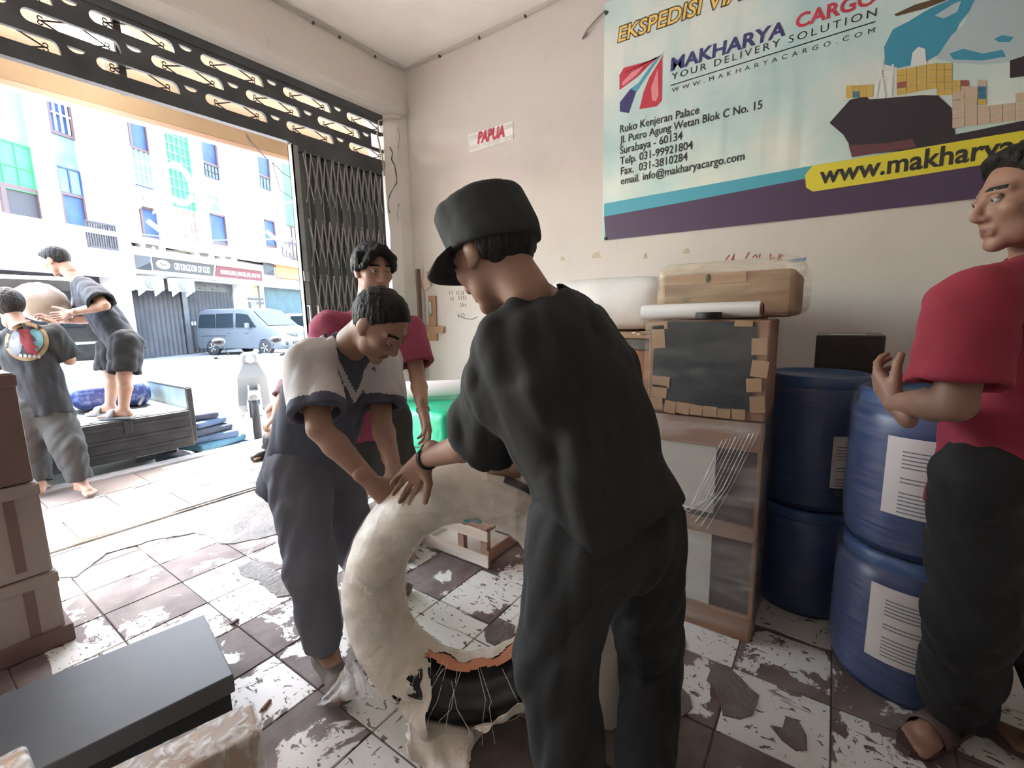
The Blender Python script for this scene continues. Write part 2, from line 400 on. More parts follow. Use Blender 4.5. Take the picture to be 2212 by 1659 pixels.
# ---- porch, street
M_porch = mat('porch tile', (0.25, 0.20, 0.178), 0.7, (0.20, 0.16, 0.142), 4, bump=0.15, bscale=40)
b = MB(); b.box((-3, 3.66, -0.3), (6, 4.93, -0.012)); porch = struct(b.build('porch', M_grout))
q = MB(); q.rbox((-0.298, -0.205, -0.012), (0.298, 0.205, 0.0), 0.003, seg=1)
pt = bpy.data.meshes.new('porch_tile'); pt.from_pydata(q.v, [], q.f); pt.materials.append(M_porch)
for i in range(-4, 9):
    for j in range(3):
        o = bpy.data.objects.new('porch_tile', pt); COL.objects.link(o); o.parent = porch; o.location = (0.3+0.6*i+(0.3 if j % 2 else 0), 3.66+0.206+0.415*j, random.uniform(-.001, .001))
M_conc = mat('kerb concrete', (0.45, 0.42, 0.40), 0.9, (0.34, 0.32, 0.31), 5, bump=0.3, bscale=30)
b = MB(); b.rbox((-6, 4.92, -0.3), (9, 5.06, 0.012), 0.012); kerb = struct(b.build('kerb', M_conc))
M_asph = mat('street asphalt', (0.17, 0.168, 0.17), 0.9, (0.22, 0.218, 0.22), 2.0, bump=0.3, bscale=80)
b = MB(); b.box((-40, 5.06, -0.4), (60, 70, -0.12)); street = struct(b.build('street', M_asph))
b = MB(); b.lathe([(0.0, 0), (0.105, 0), (0.10, 0.004), (0.0, 0.004)], 24, c=tuple(flr(435, 1042)[:2])+(0.002,), cap=False)
tag(b.build('drain_cover', mat('drain cover steel', (0.30, 0.29, 0.29), 0.6)), 'round grey drain cover set in the porch tiles', 'drain cover')

# ---- concrete canopy over the porch
M_soff = mat('soffit cream paint', (0.46, 0.345, 0.225), 0.85, (0.40, 0.30, 0.19), 3)
M_soffe = mat('soffit edge paint', (0.60, 0.42, 0.33), 0.85)
b = MB(); b.box((-6, 3.70, 3.22), (7, 4.98, 3.34)); canopy = struct(b.build('canopy', M_soff))
MB().rbox((-6, 4.88, 3.0), (7, 4.98, 3.225), 0.004).build('fascia_beam', M_soff, canopy); MB().rbox((-6, 4.87, 2.955), (7, 4.985, 3.0), 0.01).build('drip_edge', M_soffe, canopy)
MB().box((-6, 3.705, 3.34), (7, 3.80, 6.5)).build('upper_wall', M_soff, canopy)
# added canvas sheets and struts, out of view, placed to shade the porch
M_can = mat('added shade canvas', (0.45, 0.42, 0.38), 0.9)
def sheet(x0, x1, y0, z0, y1, z1):
    MB().add([(x0, y0, z0), (x1, y0, z0), (x1, y1, z1), (x0, y1, z1), (x0, y0, z0+0.02), (x1, y0, z0+0.02), (x1, y1, z1+0.02), (x0, y1, z1+0.02)], [(0, 3, 2, 1), (4, 5, 6, 7), (0, 1, 5, 4), (1, 2, 6, 5), (2, 3, 7, 6), (3, 0, 4, 7)]).build('added_shade', M_can, canopy)
sheet(1.30, 4.6, 4.9, 3.30, 6.7, 3.95); sheet(0.25, 1.30, 5.75, 3.60, 7.6, 4.25)
MB().tube([(0.3, 4.95, 3.1), (0.3, 4.95, 3.30), (0.3, 7.6, 4.23)], 0.025).build('added_shade_strut', M_dark, canopy)
MB().tube([(1.85, 4.95, 3.1), (1.85, 4.95, 3.4)], 0.02).tube([(4.4, 4.95, 3.1), (4.4, 4.95, 3.4)], 0.02).build('added_shade_strut', M_dark, canopy)

# ================================================================== grille above the gate
YL = 3.575
gr = thing('ventilation_grille', 'dark metal grille of slots and iron scrolls above the doorway', 'grille', (1.5, YL, 2.66))
from mathutils.geometry import tessellate_polygon
P_, L_, HS = 0.558, 0.41, 0.066
def slot_poly():
    r = HS/2; pts = [(r - r*math.cos(a), r - r*math.sin(a)) for a in [math.pi/2*(-1+i/4.0) for i in range(9)]]   # bulging left end, up the left side
    pts = [(r-r*math.cos(a), r+r*math.sin(a)) for a in np.linspace(-math.pi/2, math.pi/2, 9)]
    pts += [(L_-0.035+0.035*math.sin(a), HS*math.cos(a)) for a in np.linspace(0, math.pi/2, 6)]
    return pts
def lens_poly():
    return [(L_+0.028, HS), (L_+0.105, HS)] + [(L_+0.0665+0.0385*math.cos(a), HS-0.026*math.sin(a)) for a in np.linspace(0.25, math.pi-0.25, 7)]
rows = [(3.024-HS/2-0.005, 0.979-P_*5), (2.903-HS/2-0.005, 0.697-P_*5), (2.782-HS/2-0.005, 0.983-P_*5)]
ROWH = 0.121
for ri, (zb, xs) in enumerate(rows):
    sh = MB(); n_ = 9
    for k in range(n_):
        x0 = xs+P_*k; a = x0-0.03; c = a+P_
        z0, z1 = zb-(ROWH-HS)/2, zb+HS+(ROWH-HS)/2
        outer = [Vector((a, z0, 0)), Vector((c, z0, 0)), Vector((c, z1, 0)), Vector((a, z1, 0))]
        h1 = [Vector((x0+p, zb+q_, 0)) for p, q_ in slot_poly()]; h2 = [Vector((x0+p, zb+q_, 0)) for p, q_ in lens_poly()]
        tri = tessellate_polygon([outer, h1, h2]); allp = outer+h1+h2
        for y in (YL-0.012, YL+0.012):
            sh.add([(min(p.x, 3.05), y, p.y) for p in allp], [t for t in tri])
        for h in (h1, h2):
            m_ = len(h); sh.add([(min(p.x, 3.05), yy, p.y) for yy in (YL-0.012, YL+0.012) for p in h], [(i, (i+1) % m_, m_+(i+1) % m_, m_+i) for i in range(m_)])
    sh.build('slotted_sheet', M_dark, gr)
b = MB(); b.box((XL, YL-0.02, 2.655), (3.06, YL+0.03, rows[2][0]-(ROWH-HS)/2+0.001)); b.box((XL, YL-0.02, rows[0][0]+HS+(ROWH-HS)/2-0.001), (3.06, YL+0.03, 3.14))
b.build('frame', M_dark, gr)
for x in (1.115, -0.2): MB().box((x-0.018, YL+0.03, 2.66), (x+0.018, YL+0.06, 3.13)).build('post', M_dark, gr)
# scroll: long rhombus of rod with curls at its two ends
b = MB()
A_, B_ = 0.135, 0.055
for sx in (-1, 1):
    for sz in (-1, 1):
        b.tube([(sx*A_, 0, 0), (0.0, 0, sz*B_)], 0.0045, 6)
        curl = [(sx*A_, 0, 0)] + [(sx*(A_+0.004+0.010*math.sin(t)), 0, sz*(0.011-0.010*math.cos(t))) for t in np.linspace(0.3, 4.6, 9)]
        b.tube(curl, 0.0035, 5)
scr_me = bpy.data.meshes.new('scroll'); scr_me.from_pydata(b.v, [], b.f); scr_me.materials.append(M_rod)
for zb, xs in rows:
    for k in range(3, 9):
        x = xs+P_*k+L_*0.53
        if x > 2.98: continue
        o = bpy.data.objects.new('scroll', scr_me); COL.objects.link(o); o.parent = gr; o.matrix_parent_inverse = wmat(gr).inverted()
        o.location = (x, YL+0.022, zb+HS/2); o.rotation_euler = (0, random.uniform(-.05, .05), 0)

# ================================================================== folded harmonica gate
M_gate = mat('charcoal gate slat', (0.20, 0.205, 0.20), 0.55, (0.26, 0.265, 0.255), 4, stretch=(1, 1, 0.2))
M_gbar = mat('worn gate strap', (0.50, 0.48, 0.44), 0.5, (0.38, 0.36, 0.33), 12)
M_post = mat('gate end post', (0.33, 0.34, 0.335), 0.5, (0.26, 0.27, 0.265), 5)
gt = thing('folding_gate', 'charcoal steel accordion gate folded back against the pillar', 'gate', (2.55, YL, 0.0))
q = MB()
pr = [(-0.033, -0.02), (-0.026, -0.02), (-0.022, 0.012), (0.022, 0.012), (0.026, -0.02), (0.033, -0.02), (0.03, 0.02), (-0.03, 0.02)]
q.prism([(x, y, 0.02) for x, y in pr][::-1], (0, 0, 2.60))
slat_me = bpy.data.meshes.new('slat'); slat_me.from_pydata(q.v, [], q.f); slat_me.materials.append(M_gate)
NS = 13; gx = [2.20+0.0635*i for i in range(NS)]
for i, x in enumerate(gx):
    o = bpy.data.objects.new('slat', slat_me); COL.objects.link(o); o.parent = gt; o.matrix_parent_inverse = wmat(gt).inverted()
    o.location = (x, YL+(0.02 if i % 2 else -0.005), 0); o.rotation_euler = (0, 0, 0.35 if i % 2 else -0.35)
q = MB(); q.tube([(0, 0, 0), (0.035, -0.004, 0.17), (0.064, 0, 0.345)], [0.008, 0.011, 0.008], 6, flat=0.5)
bar_me = bpy.data.meshes.new('scissor_strap'); bar_me.from_pydata(q.v, [], q.f); bar_me.materials.append(M_gbar)
q = MB(); q.tube([(0.064, 0, 0), (0.03, 0.004, 0.17), (0, 0, 0.345)], [0.007, 0.010, 0.007], 6, flat=0.5)
bar2_me = bpy.data.meshes.new('scissor_strap'); bar2_me.from_pydata(q.v, [], q.f); bar2_me.materials.append(M_gbar)
for z in (2.22, 1.72, 1.28, 0.80, 0.30):
    for i in range(NS-1):
        for me, dz in ((bar_me, 0), (bar2_me, 0.03)):
            o = bpy.data.objects.new('scissor_strap', me); COL.objects.link(o); o.parent = gt; o.matrix_parent_inverse = wmat(gt).inverted()
            o.location = (gx[i], YL-0.033-(0.004 if me is bar2_me else 0), z+dz+0.004*(i % 3))
b = MB(); b.box((2.115, YL-0.03, 0.01), (2.125, YL+0.03, 2.64)); b.box((2.115, YL-0.03, 0.01), (2.165, YL-0.022, 2.64)); b.box((2.115, YL+0.022, 0.01), (2.165, YL+0.03, 2.64))
ep = b.build('end_post', M_post, gt)
MB().rbox((2.118, YL-0.045, 1.60), (2.165, YL-0.03, 1.68), 0.004).build('latch_plate', M_post, ep)
for x in (2.13, 2.205):
    MB().tube([(x, YL-0.03, 1.40), (x, YL-0.07, 1.40), (x, YL-0.07, 1.20), (x, YL-0.03, 1.20)], 0.008, 8).build('handle', mat('bright handle steel', (0.6, 0.6, 0.58), 0.3, metal=0.8), gt)
MB().box((2.12, YL-0.028, 2.60), (2.99, YL+0.03, 2.652)).build('top_track', M_dark, gt)

# ================================================================== the row of shophouses across the street
FO = np.array([6.36, 21.4, 0.0]); FD = np.array([0.894, 0.448, 0.0]); FD /= np.linalg.norm(FD); FN = np.array([FD[1], -FD[0], 0.0])
def fac(x, y):
    d = ray(x, y); t = ((FO-ORG) @ FN)/(d @ FN); p = ORG+d*t
    return float((p-FO) @ FD), float(p[2])
def fp(s, z, out=0.0): return FO + FD*s + FN*out + np.array([0, 0, z])
FR = np.array([FD, -FN, [0, 0, 1.0]]).T            # local x along the row, y into the building, z up
def fbox(mb, s0, s1, z0, z1, o0=0.0, o1=0.1):       # o = how far it stands out towards the street
    return mb.box((s0, -o1, z0), (s1, -o0, z1), FR, FO)
def rect(x0, y0, x1, y1):
    ym, xm = (y0+y1)/2, (x0+x1)/2
    return fac(x0, ym)[0], fac(x1, ym)[0], fac(xm, y1)[1], fac(xm, y0)[1]
M_fw = mat('white facade paint', (0.84, 0.82, 0.80), 0.8, (0.76, 0.74, 0.72), 0.6)
M_fgreen = mat('green glass panel', (0.03, 0.30, 0.07), 0.6, (0.05, 0.37, 0.11), 0.8)
M_fteal = mat('pale green panel', (0.12, 0.34, 0.27), 0.6)
M_ffr = mat('brown window frame', (0.08, 0.045, 0.045), 0.6)
M_fgl = mat('blue window glass', (0.025, 0.045, 0.13), 0.5, (0.05, 0.085, 0.20), 1.0, spec=0.2)
M_fgl2 = mat('pale sky glass', (0.15, 0.23, 0.30), 0.5, (0.08, 0.14, 0.20), 1.5, spec=0.2)
M_fdk = mat('dark shutter', (0.035, 0.03, 0.034), 0.6)
M_fwood = mat('brown wood door', (0.12, 0.06, 0.045), 0.7, (0.30, 0.20, 0.17), 3, stretch=(8, 8, 0.5))
M_fgate = mat('grey folding door', (0.048, 0.049, 0.057), 0.5, (0.066, 0.067, 0.076), 2)
M_fgate2 = mat('teal folding door', (0.045, 0.085, 0.10), 0.5, (0.06, 0.11, 0.125), 2)
M_for = mat('orange fascia paint', (0.42, 0.20, 0.085), 0.8)
M_fwhite = mat('white metal', (0.80, 0.80, 0.79), 0.5)
M_fgrey = mat('sign grey', (0.022, 0.019, 0.018), 0.6)
M_fred = mat('sign red', (0.085, 0.005, 0.010), 0.6)
s_l, s_r = fac(-330, 400)[0], fac(900, 400)[0]
z_g = -0.12; z_band0 = fac(420, 606)[1]; z_band1 = fac(420, 548)[1]
row = thing('shophouse_row', 'white shophouse row with green glass panels and blue windows across the street', 'building', fp((s_l+s_r)/2, z_g))
b = MB(); fbox(b, s_l, s_r, z_band0, 14.0, -0.6, 0.0); b.build('wall', M_fw, row)
b = MB(); fbox(b, s_l, s_r, z_g, z_band0, -0.9, -0.55); b.build('ground_wall', M_fw, row)
def pil(x0, x1, y, out=0.28, m=M_fw, z0=None, z1=13.5):
    b = MB(); fbox(b, fac(x0, y)[0], fac(x1, y)[0], z_band1 if z0 is None else z0, z1, -0.02, out); return b.build('pilaster', m, row)
for a in ((62, 100, 330), (162, 268, 330), (318, 346, 330), (406, 424, 330), (468, 545, 340), (580, 597, 360), (650, 720, 400)): pil(*a)
def panel(x0, y0, x1, y1, m, grid=None, name='panel', out=0.05):
    s0, s1, z0, z1 = rect(x0, y0, x1, y1); b = MB(); fbox(b, s0, s1, z0, z1, -0.02, out); o = b.build(name, m, row)
    if grid:
        g = MB(); nx, nz, gm = grid
        for i in range(nx+1): t = s0+(s1-s0)*i/nx; fbox(g, t-0.02, t+0.02, z0, z1, out, out+0.04)
        for i in range(nz+1): t = z0+(z1-z0)*i/nz; fbox(g, s0, s1, t-0.02, t+0.02, out, out+0.04)
        g.build('security_bars', gm, o)
    return o
def window(x0, y0, x1, y1, glass=M_fgl, bars=0, cross=0, fr=0.09, fm=M_ffr):
    s0, s1, z0, z1 = rect(x0, y0, x1, y1); b = MB()
    fbox(b, s0, s0+fr, z0, z1, 0, 0.1); fbox(b, s1-fr, s1, z0, z1, 0, 0.1); fbox(b, s0+fr, s1-fr, z0, z0+fr, 0, 0.1); fbox(b, s0+fr, s1-fr, z1-fr, z1, 0, 0.1)
    o = b.build('window', fm, row)
    g = MB(); fbox(g, s0+fr, s1-fr, z0+fr, z1-fr, 0.01, 0.04); g.build('pane', glass, o)
    if bars:
        g = MB()
        for i in range(1, bars+1): t = s0+fr+(s1-s0-2*fr)*(i-0.5)/bars; fbox(g, t-0.025, t+0.025, z0+fr, z1-fr, 0.1, 0.13)
        for i in range(1, cross+1): t = z0+fr+(z1-z0-2*fr)*i/(cross+1); fbox(g, s0+fr, s1-fr, t-0.02, t+0.02, 0.1, 0.13)
        g.build('security_bars', M_fwhite, o)
    return o
panel(-75, 180, 58, 300, M_fteal); panel(-75, 300, 64, 402, M_fgreen, (4, 2, M_fgreen)); window(6, 405, 92, 528, M_fdk, fr=0.12)
window(97, 205, 150, 292, M_fgl, 3, 1); panel(110, 293, 160, 365, M_fgl2); panel(122, 366, 170, 418, M_fgl2, (2, 1, M_fgl)); window(130, 420, 184, 500, M_fgl)
window(275, 260, 315, 325, M_fgl); panel(284, 327, 326, 400, M_fgl2, (4, 3, M_fwhite)); panel(291, 402, 334, 446, M_fgl); window(302, 450, 345, 518, M_fgl)
panel(350, 280, 404, 368, M_fgreen, (5, 5, M_fteal)); panel(362, 369, 414, 450, M_fgreen, (5, 4, M_fteal)); panel(378, 456, 426, 541, M_fwood, (4, 5, M_fwhite), 'door')
window(427, 300, 465, 355, M_fgl); panel(433, 357, 468, 383, M_fgl2, (5, 2, M_fdk)); window(440, 420, 474, 460, M_fgl2, fm=M_fwhite); window(446, 462, 486, 527, M_fgl, 0)
window(549, 322, 578, 381, M_fgl); panel(553, 383, 580, 407, M_fgl2, (4, 1, M_fdk)); window(562, 474, 592, 533, M_fgl)
panel(598, 345, 645, 420, M_fgreen); panel(602, 422, 648, 487, M_fgreen); panel(608, 490, 650, 560, M_fwood, (4, 2, M_fdk), 'door')
# railings
def railing(x0, x1, y0, y1, n, out=0.9, ret=True, m=M_fdk):
    s0, s1, z0, z1 = rect(x0, y0, x1, y1); b = MB()
    for i in range(n+1):
        t = s0+(s1-s0)*i/n; fbox(b, t-0.02, t+0.02, z0, z1, out, out+0.04)
    if ret:
        for k in range(1, 6): fbox(b, s1-0.02, s1+0.02, z0, z1, out*k/6, out*k/6+0.04)
    fbox(b, s0, s1, z1-0.03, z1+0.03, out, out+0.05); fbox(b, s1-0.02, s1+0.03, z1-0.03, z1+0.03, 0, out); fbox(b, s0, s1, z0-0.03, z0+0.03, out, out+0.05)
    b.build('balcony_railing', m, row)
railing(135, 200, 486, 538, 12); railing(588, 660, 532, 560, 10, 0.6, False)
# first-floor ledge
b = MB(); s0, s1 = fac(-330, 540)[0], fac(900, 540)[0]; fbox(b, s0, s1, z_band1, z_band1+0.15, 0, 0.95); b.build('ledge', M_fw, row)
b = MB(); fbox(b, s0, fac(262, 560)[0], z_band0-0.15, z_band1, 0, 0.5); b.build('fascia', M_fw, row)
s0, s1, z0, z1 = rect(578, 566, 700, 606); b = MB(); fbox(b, s0, s1, z0, z1, 0, 0.5); b.build('orange_fascia', M_for, row)
# corrugated ledge over the sign
b = MB(); sa, sb = fac(370, 548)[0], fac(640, 560)[0]
for i in range(34):
    t = sa+(sb-sa)*i/34; fbox(b, t, t+(sb-sa)/34*0.7, z_band1+0.12, z_band1+0.22, 0.0, 1.25)
b.build('corrugated_sheet', M_fwhite, row)
# ground floor: pillars and folding doors
for x0, x1, y in ((250, 290, 690), (525, 571, 660), (-150, -120, 690)):
    b = MB(); fbox(b, fac(x0, y)[0], fac(x1, y)[0], z_g, z_band0, -0.6, 0.05); b.build('pillar', M_fw, row)
sA, sB = fac(537, 655)[0], fac(571, 655)[0]
for yy in (646, 655): 
    b = MB(); z_ = fac(553, yy)[1]; fbox(b, sA-0.1, sB-0.12, z_-0.06, z_+0.06, 0.05, 0.09); b.build('stripe', M_fdk, row)
b = MB(); fbox(b, fac(551, 655)[0], fac(556, 655)[0], z_g, z_band0, 0.05, 0.08); b.build('stripe', M_for, row)
b = MB(); fbox(b, fac(556, 655)[0], fac(561, 655)[0], z_g, z_band0, 0.05, 0.08); b.build('stripe', M_fdk, row)
def folding_doors(x0, x1, yref, m, label, n, zt):
    s0, s1 = fac(x0, yref)[0], fac(x1, yref)[0]
    t = thing('folding_door', label, 'door', fp((s0+s1)/2, z_g, -0.4))
    w_ = (s1-s0)/n
    for i in range(n):
        a = s0+w_*i; q = MB()
        poly = [(a, 0.50), (a+w_*0.5, 0.36), (a+w_, 0.50), (a+w_, 0.53), (a+w_*0.5, 0.39), (a, 0.53)]
        q.prism([fp(s, z_g+0.02, -o) for s, o in poly], (0, 0, zt-z_g-0.02)); q.build('leaf', m, t)
    q = MB(); fbox(q, s0, s1, zt, zt+0.5, -0.5, -0.42)
    for r in range(3):
        for k in range(int((s1-s0)/0.7)):
            u = s0+0.1+0.7*k+(0.3 if r % 2 else 0)
            if u+0.5 < s1: fbox(q, u, u+0.5, zt+0.08+0.14*r, zt+0.13+0.14*r, -0.42, -0.38, )
    q.build('slotted_sheet', m, t)
    return t
zt = fac(420, 626)[1]
fd = folding_doors(290, 526, 690, M_fgate, 'grey folding steel doors under the church sign', 26, zt)
q = MB(); s_ = fac(413, 690)[0]; fbox(q, s_, s_+0.25, z_g+0.02, zt, -0.36, -0.3); q.build('centre_post', M_fgate, fd)
q = MB(); fbox(q, s_+0.3, s_+0.36, 1.1, 1.25, -0.3, -0.26); fbox(q, s_+0.45, s_+0.5, 1.1, 1.25, -0.3, -0.26); q.build('lock', M_fwhite, fd)
folding_doors(571, 700, 660, M_fgate2, 'teal folding steel doors under the orange fascia', 14, fac(610, 626)[1])
folding_doors(-120, 250, 690, M_fdk, 'dark folding steel doors of the shop behind the truck', 34, fac(100, 622)[1])
# the church sign
z0, z1 = fac(420, 603)[1], fac(420, 556)[1]
s0, s1 = fac(264, 575)[0], fac(576, 585)[0]
sg = thing('shop_sign', 'long white church sign with grey and red lettered bands above grey doors', 'sign', fp((s0+s1)/2, z0, 0.5))
b = MB(); fbox(b, s0, s1, z0, z1, 0.02, 0.5); b.build('sign_board', M_fwhite, sg)
zl, zh = fac(400, 596)[1]+0.04, fac(400, 570)[1]+0.04
sg1, sg2, sg3 = fac(305, 577)[0], fac(436, 585)[0], fac(545, 591)[0]
def sgp(s, z): return fp(s, z, 0.505)
b = MB(); b.prism([sgp(sg1, zl), sgp(sg2, zl), sgp(sg2+0.15, zh), sgp(sg1, zh)], FN*0.02); b.build('grey_band', M_fgrey, sg)
b = MB(); b.prism([sgp(sg2+0.10, zl), sgp(sg3, zl), sgp(sg3, zh), sgp(sg2+0.25, zh)], FN*0.02); b.build('red_band', M_fred, sg)
hh = zh-zl
b = MB(); b.lathe([(0, 0), (1, 0), (1, 0.01), (0, 0.01)], 20, R=np.array([FD*0.30, [0, 0, hh*0.34], FN]).T, c=fp(sg1+0.42, (zl+zh)/2, 0.526), cap=False); b.build('emblem', M_fwhite, sg)
b = MB(); b.tube([fp(sg1+0.28, (zl+zh)/2+0.06, 0.54), fp(sg1+0.42, (zl+zh)/2-0.03, 0.54), fp(sg1+0.58, (zl+zh)/2+0.02, 0.54)], 0.02, 5); b.build('emblem_line', M_fgrey, sg)
lettering('lettering', 'GBI KINGDOM OF GOD', (fp(sg1+0.9, zl+hh*0.22, 0.526), FD, (0, 0, 1), FN), M_fwhite, sg, width=sg2-sg1-1.05, height=hh*0.52, bold=0.008)
lettering('lettering', 'IBADAH RAYA | MINGGU, PKL 10.30 WIB', (fp(sg2+0.45, zl+hh*0.28, 0.526), FD, (0, 0, 1), FN), M_fwhite, sg, width=sg3-sg2-0.6, height=hh*0.38, bold=0.005)
M_fsp = mat('grey pyramid panel', (0.05, 0.054, 0.062), 0.5)
for xa, ya, xb, yb in ((265, 553, 301, 584), (549, 568, 573, 595)):
    a0, a1, c0, c1 = rect(xa, ya, xb, yb); b = MB()
    b.add([fp(a0, c0, 0.51), fp(a1, c0, 0.51), fp(a1, c1, 0.51), fp(a0, c1, 0.51), fp((a0+a1)/2, (c0+c1)/2, 0.8)], [(0, 1, 4), (1, 2, 4), (2, 3, 4), (3, 0, 4), (3, 2, 1, 0)]); b.build('pyramid_panel', M_fsp, sg)
# air conditioners
M_acg = mat('ac grille grey', (0.10, 0.10, 0.10), 0.5)
def ac(px, py, label, out=0.55, w=0.95, h=0.62, bracket=True):
    s, z = fac(px, py); t = thing('air_conditioner', label, 'air conditioner', fp(s, z-h/2, out))
    b = MB(); b.rbox((s-w/2, -out-0.35, z-h/2), (s+w/2, -out, z+h/2), 0.03, FR, FO); b.build('casing', M_fwhite, t)
    Rr = np.array([FD, [0, 0, 1], FN]).T
    b = MB(); b.lathe([(0.0, 0), (h*0.42, 0), (h*0.42, 0.03), (h*0.36, 0.04), (0.0, 0.04)], 20, R=Rr, c=fp(s-w*0.12, z, out+0.352), cap=False); fan = b.build('fan_grille', M_acg, t)
    b = MB(); b.lathe([(0, 0), (0.07, 0), (0.07, 0.02), (0, 0.02)], 12, R=Rr, c=fp(s-w*0.12, z, out+0.395), cap=False); b.build('hub', M_fwhite, fan)
    if bracket:
        for k in (-0.35, 0.35):
            b = MB(); b.prism([fp(s+k*w, z-h/2, out+0.01), fp(s+k*w, z-h/2, out+0.35), fp(s+k*w, z-h/2-0.2, out+0.01)], FD*0.05); b.build('bracket', M_fwhite, t)
ac(310, 613, 'white air conditioner under the emblem end of the church sign', 0.06, h=0.5)
ac(381, 617, 'white air conditioner under the middle of the church sign', 0.06, h=0.5)
ac(306, 428, 'white air conditioner high on the facade beside a blue window', 0.02)
ac(424, 545, 'white air conditioner on the ledge below the brown door', 0.1, bracket=False)
ac(476, 549, 'white air conditioner on the ledge below a blue window', 0.1, bracket=False)
ac(312, 538, 'white air conditioner on the ledge near the slanted strut', 0.1, bracket=False)
b = MB(); s_, z_ = fac(266, 612); fbox(b, s_-0.2, s_+0.2, z_-0.25, z_+0.25, 0.05, 0.2); tag(b.build('meter_box', M_fwhite), 'white electricity meter box on the pillar left of grey doors', 'meter box')
b = MB(); s_, z_ = fac(541, 664); fbox(b, s_-0.2, s_+0.2, z_-0.25, z_+0.25, 0.05, 0.2); tag(b.build('meter_box', M_acg), 'grey meter box under the striped pillar bands', 'meter box')
# ring-shaped satellite dish rim on the green panel
s_, z_ = fac(362, 400); t_ = np.linspace(-2.2, 2.2, 16)
b = MB(); b.tube([fp(s_+0.62*math.cos(a), z_+0.72*math.sin(a), 0.5) for a in t_], 0.10, 8); tag(b.build('dish_rim', M_fwhite), 'white curved dish rim in front of the green panel', 'dish')
# slanted white struts
for i, ((x0, y0), (x1, y1), lb) in enumerate((((302, 478), (322, 517), 'white slanted strut leaning by the balcony air conditioner'), ((562, 500), (596, 545), 'white slanted strut beside the wooden door upstairs'))):
    a, c = fac(x0, y0), fac(x1, y1); tag(MB().tube([fp(a[0], a[1], 0.35), fp(c[0], c[1], 0.9)], 0.09, 6).build('strut', M_fwhite), lb, 'strut')
# overhead wires
M_wire = mat('overhead cable', (0.16, 0.16, 0.16), 0.6)
for pts, lb in (([(-40, 372), (60, 385), (200, 402), (380, 432), (500, 442), (660, 436)], 'thick overhead cable crossing the shophouse row'),
                ([(-40, 445), (100, 462), (260, 500), (420, 520), (660, 515)], 'thin overhead cable below the thick one')):
    P = []
    for x, y in pts:
        P.append(ORG + ray(x, y)*16.0)
    tag(MB().tube(P, 0.025 if 'thick' in lb else 0.015, 6).build('overhead_cable', M_wire if 'thin' in lb else M_fwhite), lb, 'cable')
for lb, pts in zip(('short black wire hanging from the canopy edge', 'looped black wire under the canopy beside the gate post', 'long sagging black wire below the looped one by the gate'), ([(525, 281), (545, 310), (575, 342)], [(590, 352), (612, 375), (632, 386)], [(588, 350), (606, 412), (634, 430)])):
    tag(MB().tube([ony(x, y, 4.9-0.05*i) for i, (x, y) in enumerate(pts)], 0.006, 5).build('hanging_wire', M_wire), lb, 'wire', 'loose wires under the canopy')

# ================================================================== things on the banner wall
NXW = np.array([-1.0, 0, 0]); UW = np.array([0, -1.0, 0]); VW = np.array([0, 0, 1.0])
def wp(x, y, off=0.0): return onx(x, y, XW-off)
def wpoly(pts, off, th=0.0006):
    b = MB(); P = [wp(x, y, off) for x, y in pts]; b.prism(P, NXW*th); return b
def zb(*pts): return [(1280+x*0.4213, y*0.4213) for x, y in pts]      # points read in an enlarged survey of the banner
def cmat(name, c, rough=0.5): return mat(name, c, rough)
Y0, Y1 = wp(1305, 200)[1], -2.15; zt_, zb_ = 3.40, wp(1308, 520)[2]
ban = thing('banner', 'pale teal vinyl cargo banner with ship picture and purple foot pinned to wall', 'banner', (XW-0.01, (Y0+Y1)/2, zb_))
def banner_mat():
    m, n, l, b = _new('printed banner sky'); b.inputs['Roughness'].default_value = 0.42
    g = n.new('ShaderNodeNewGeometry'); a = n.new('ShaderNodeTexNoise'); a.inputs['Scale'].default_value = 1.5; a.inputs['Detail'].default_value = 6
    l.new(g.outputs['Position'], a.inputs[0])
    cr = n.new('ShaderNodeValToRGB'); e = cr.color_ramp.elements; e[0].position = 0.36; e[0].color = (0.42, 0.60, 0.60, 1); e[1].position = 0.64; e[1].color = (0.74, 0.77, 0.69, 1)
    q = e.new(0.48); q.color = (0.54, 0.70, 0.66, 1)
    l.new(a.outputs[0], cr.inputs[0]); l.new(cr.outputs[0], b.inputs['Base Color'])
    w_ = n.new('ShaderNodeTexNoise'); w_.inputs['Scale'].default_value = 2.5; mp = n.new('ShaderNodeMapping'); mp.inputs['Scale'].default_value = (1, 3, 0.4); l.new(g.outputs['Position'], mp.inputs[0]); l.new(mp.outputs[0], w_.inputs[0])
    bp = n.new('ShaderNodeBump'); bp.inputs['Strength'].default_value = 0.5; bp.inputs['Distance'].default_value = 0.03; l.new(w_.outputs[0], bp.inputs['Height']); l.new(bp.outputs[0], b.inputs['Normal'])
    return m
b = MB(); b.box((XW-0.006, Y1, zb_), (XW-0.002, Y0, zt_)); b.build('sheet', banner_mat(), ban)
C_pur = cmat('print purple', (0.075, 0.042, 0.095)); C_teal = cmat('print teal', (0.075, 0.36, 0.47)); C_yel = cmat('print yellow', (0.72, 0.62, 0.05)); C_ink = cmat('print black', (0.03, 0.028, 0.03))
C_navy = cmat('print navy', (0.05, 0.045, 0.16)); C_red = cmat('print red', (0.55, 0.04, 0.07)); C_map = cmat('print sea blue', (0.055, 0.30, 0.42)); C_land = cmat('print land grey', (0.46, 0.55, 0.56))
C_gold = cmat('print gold', (0.85, 0.60, 0.16)); C_goldline = cmat('print brown outline', (0.12, 0.07, 0.03)); C_hull = cmat('print hull', (0.035, 0.025, 0.035)); C_hullred = cmat('print hull red', (0.14, 0.05, 0.06))
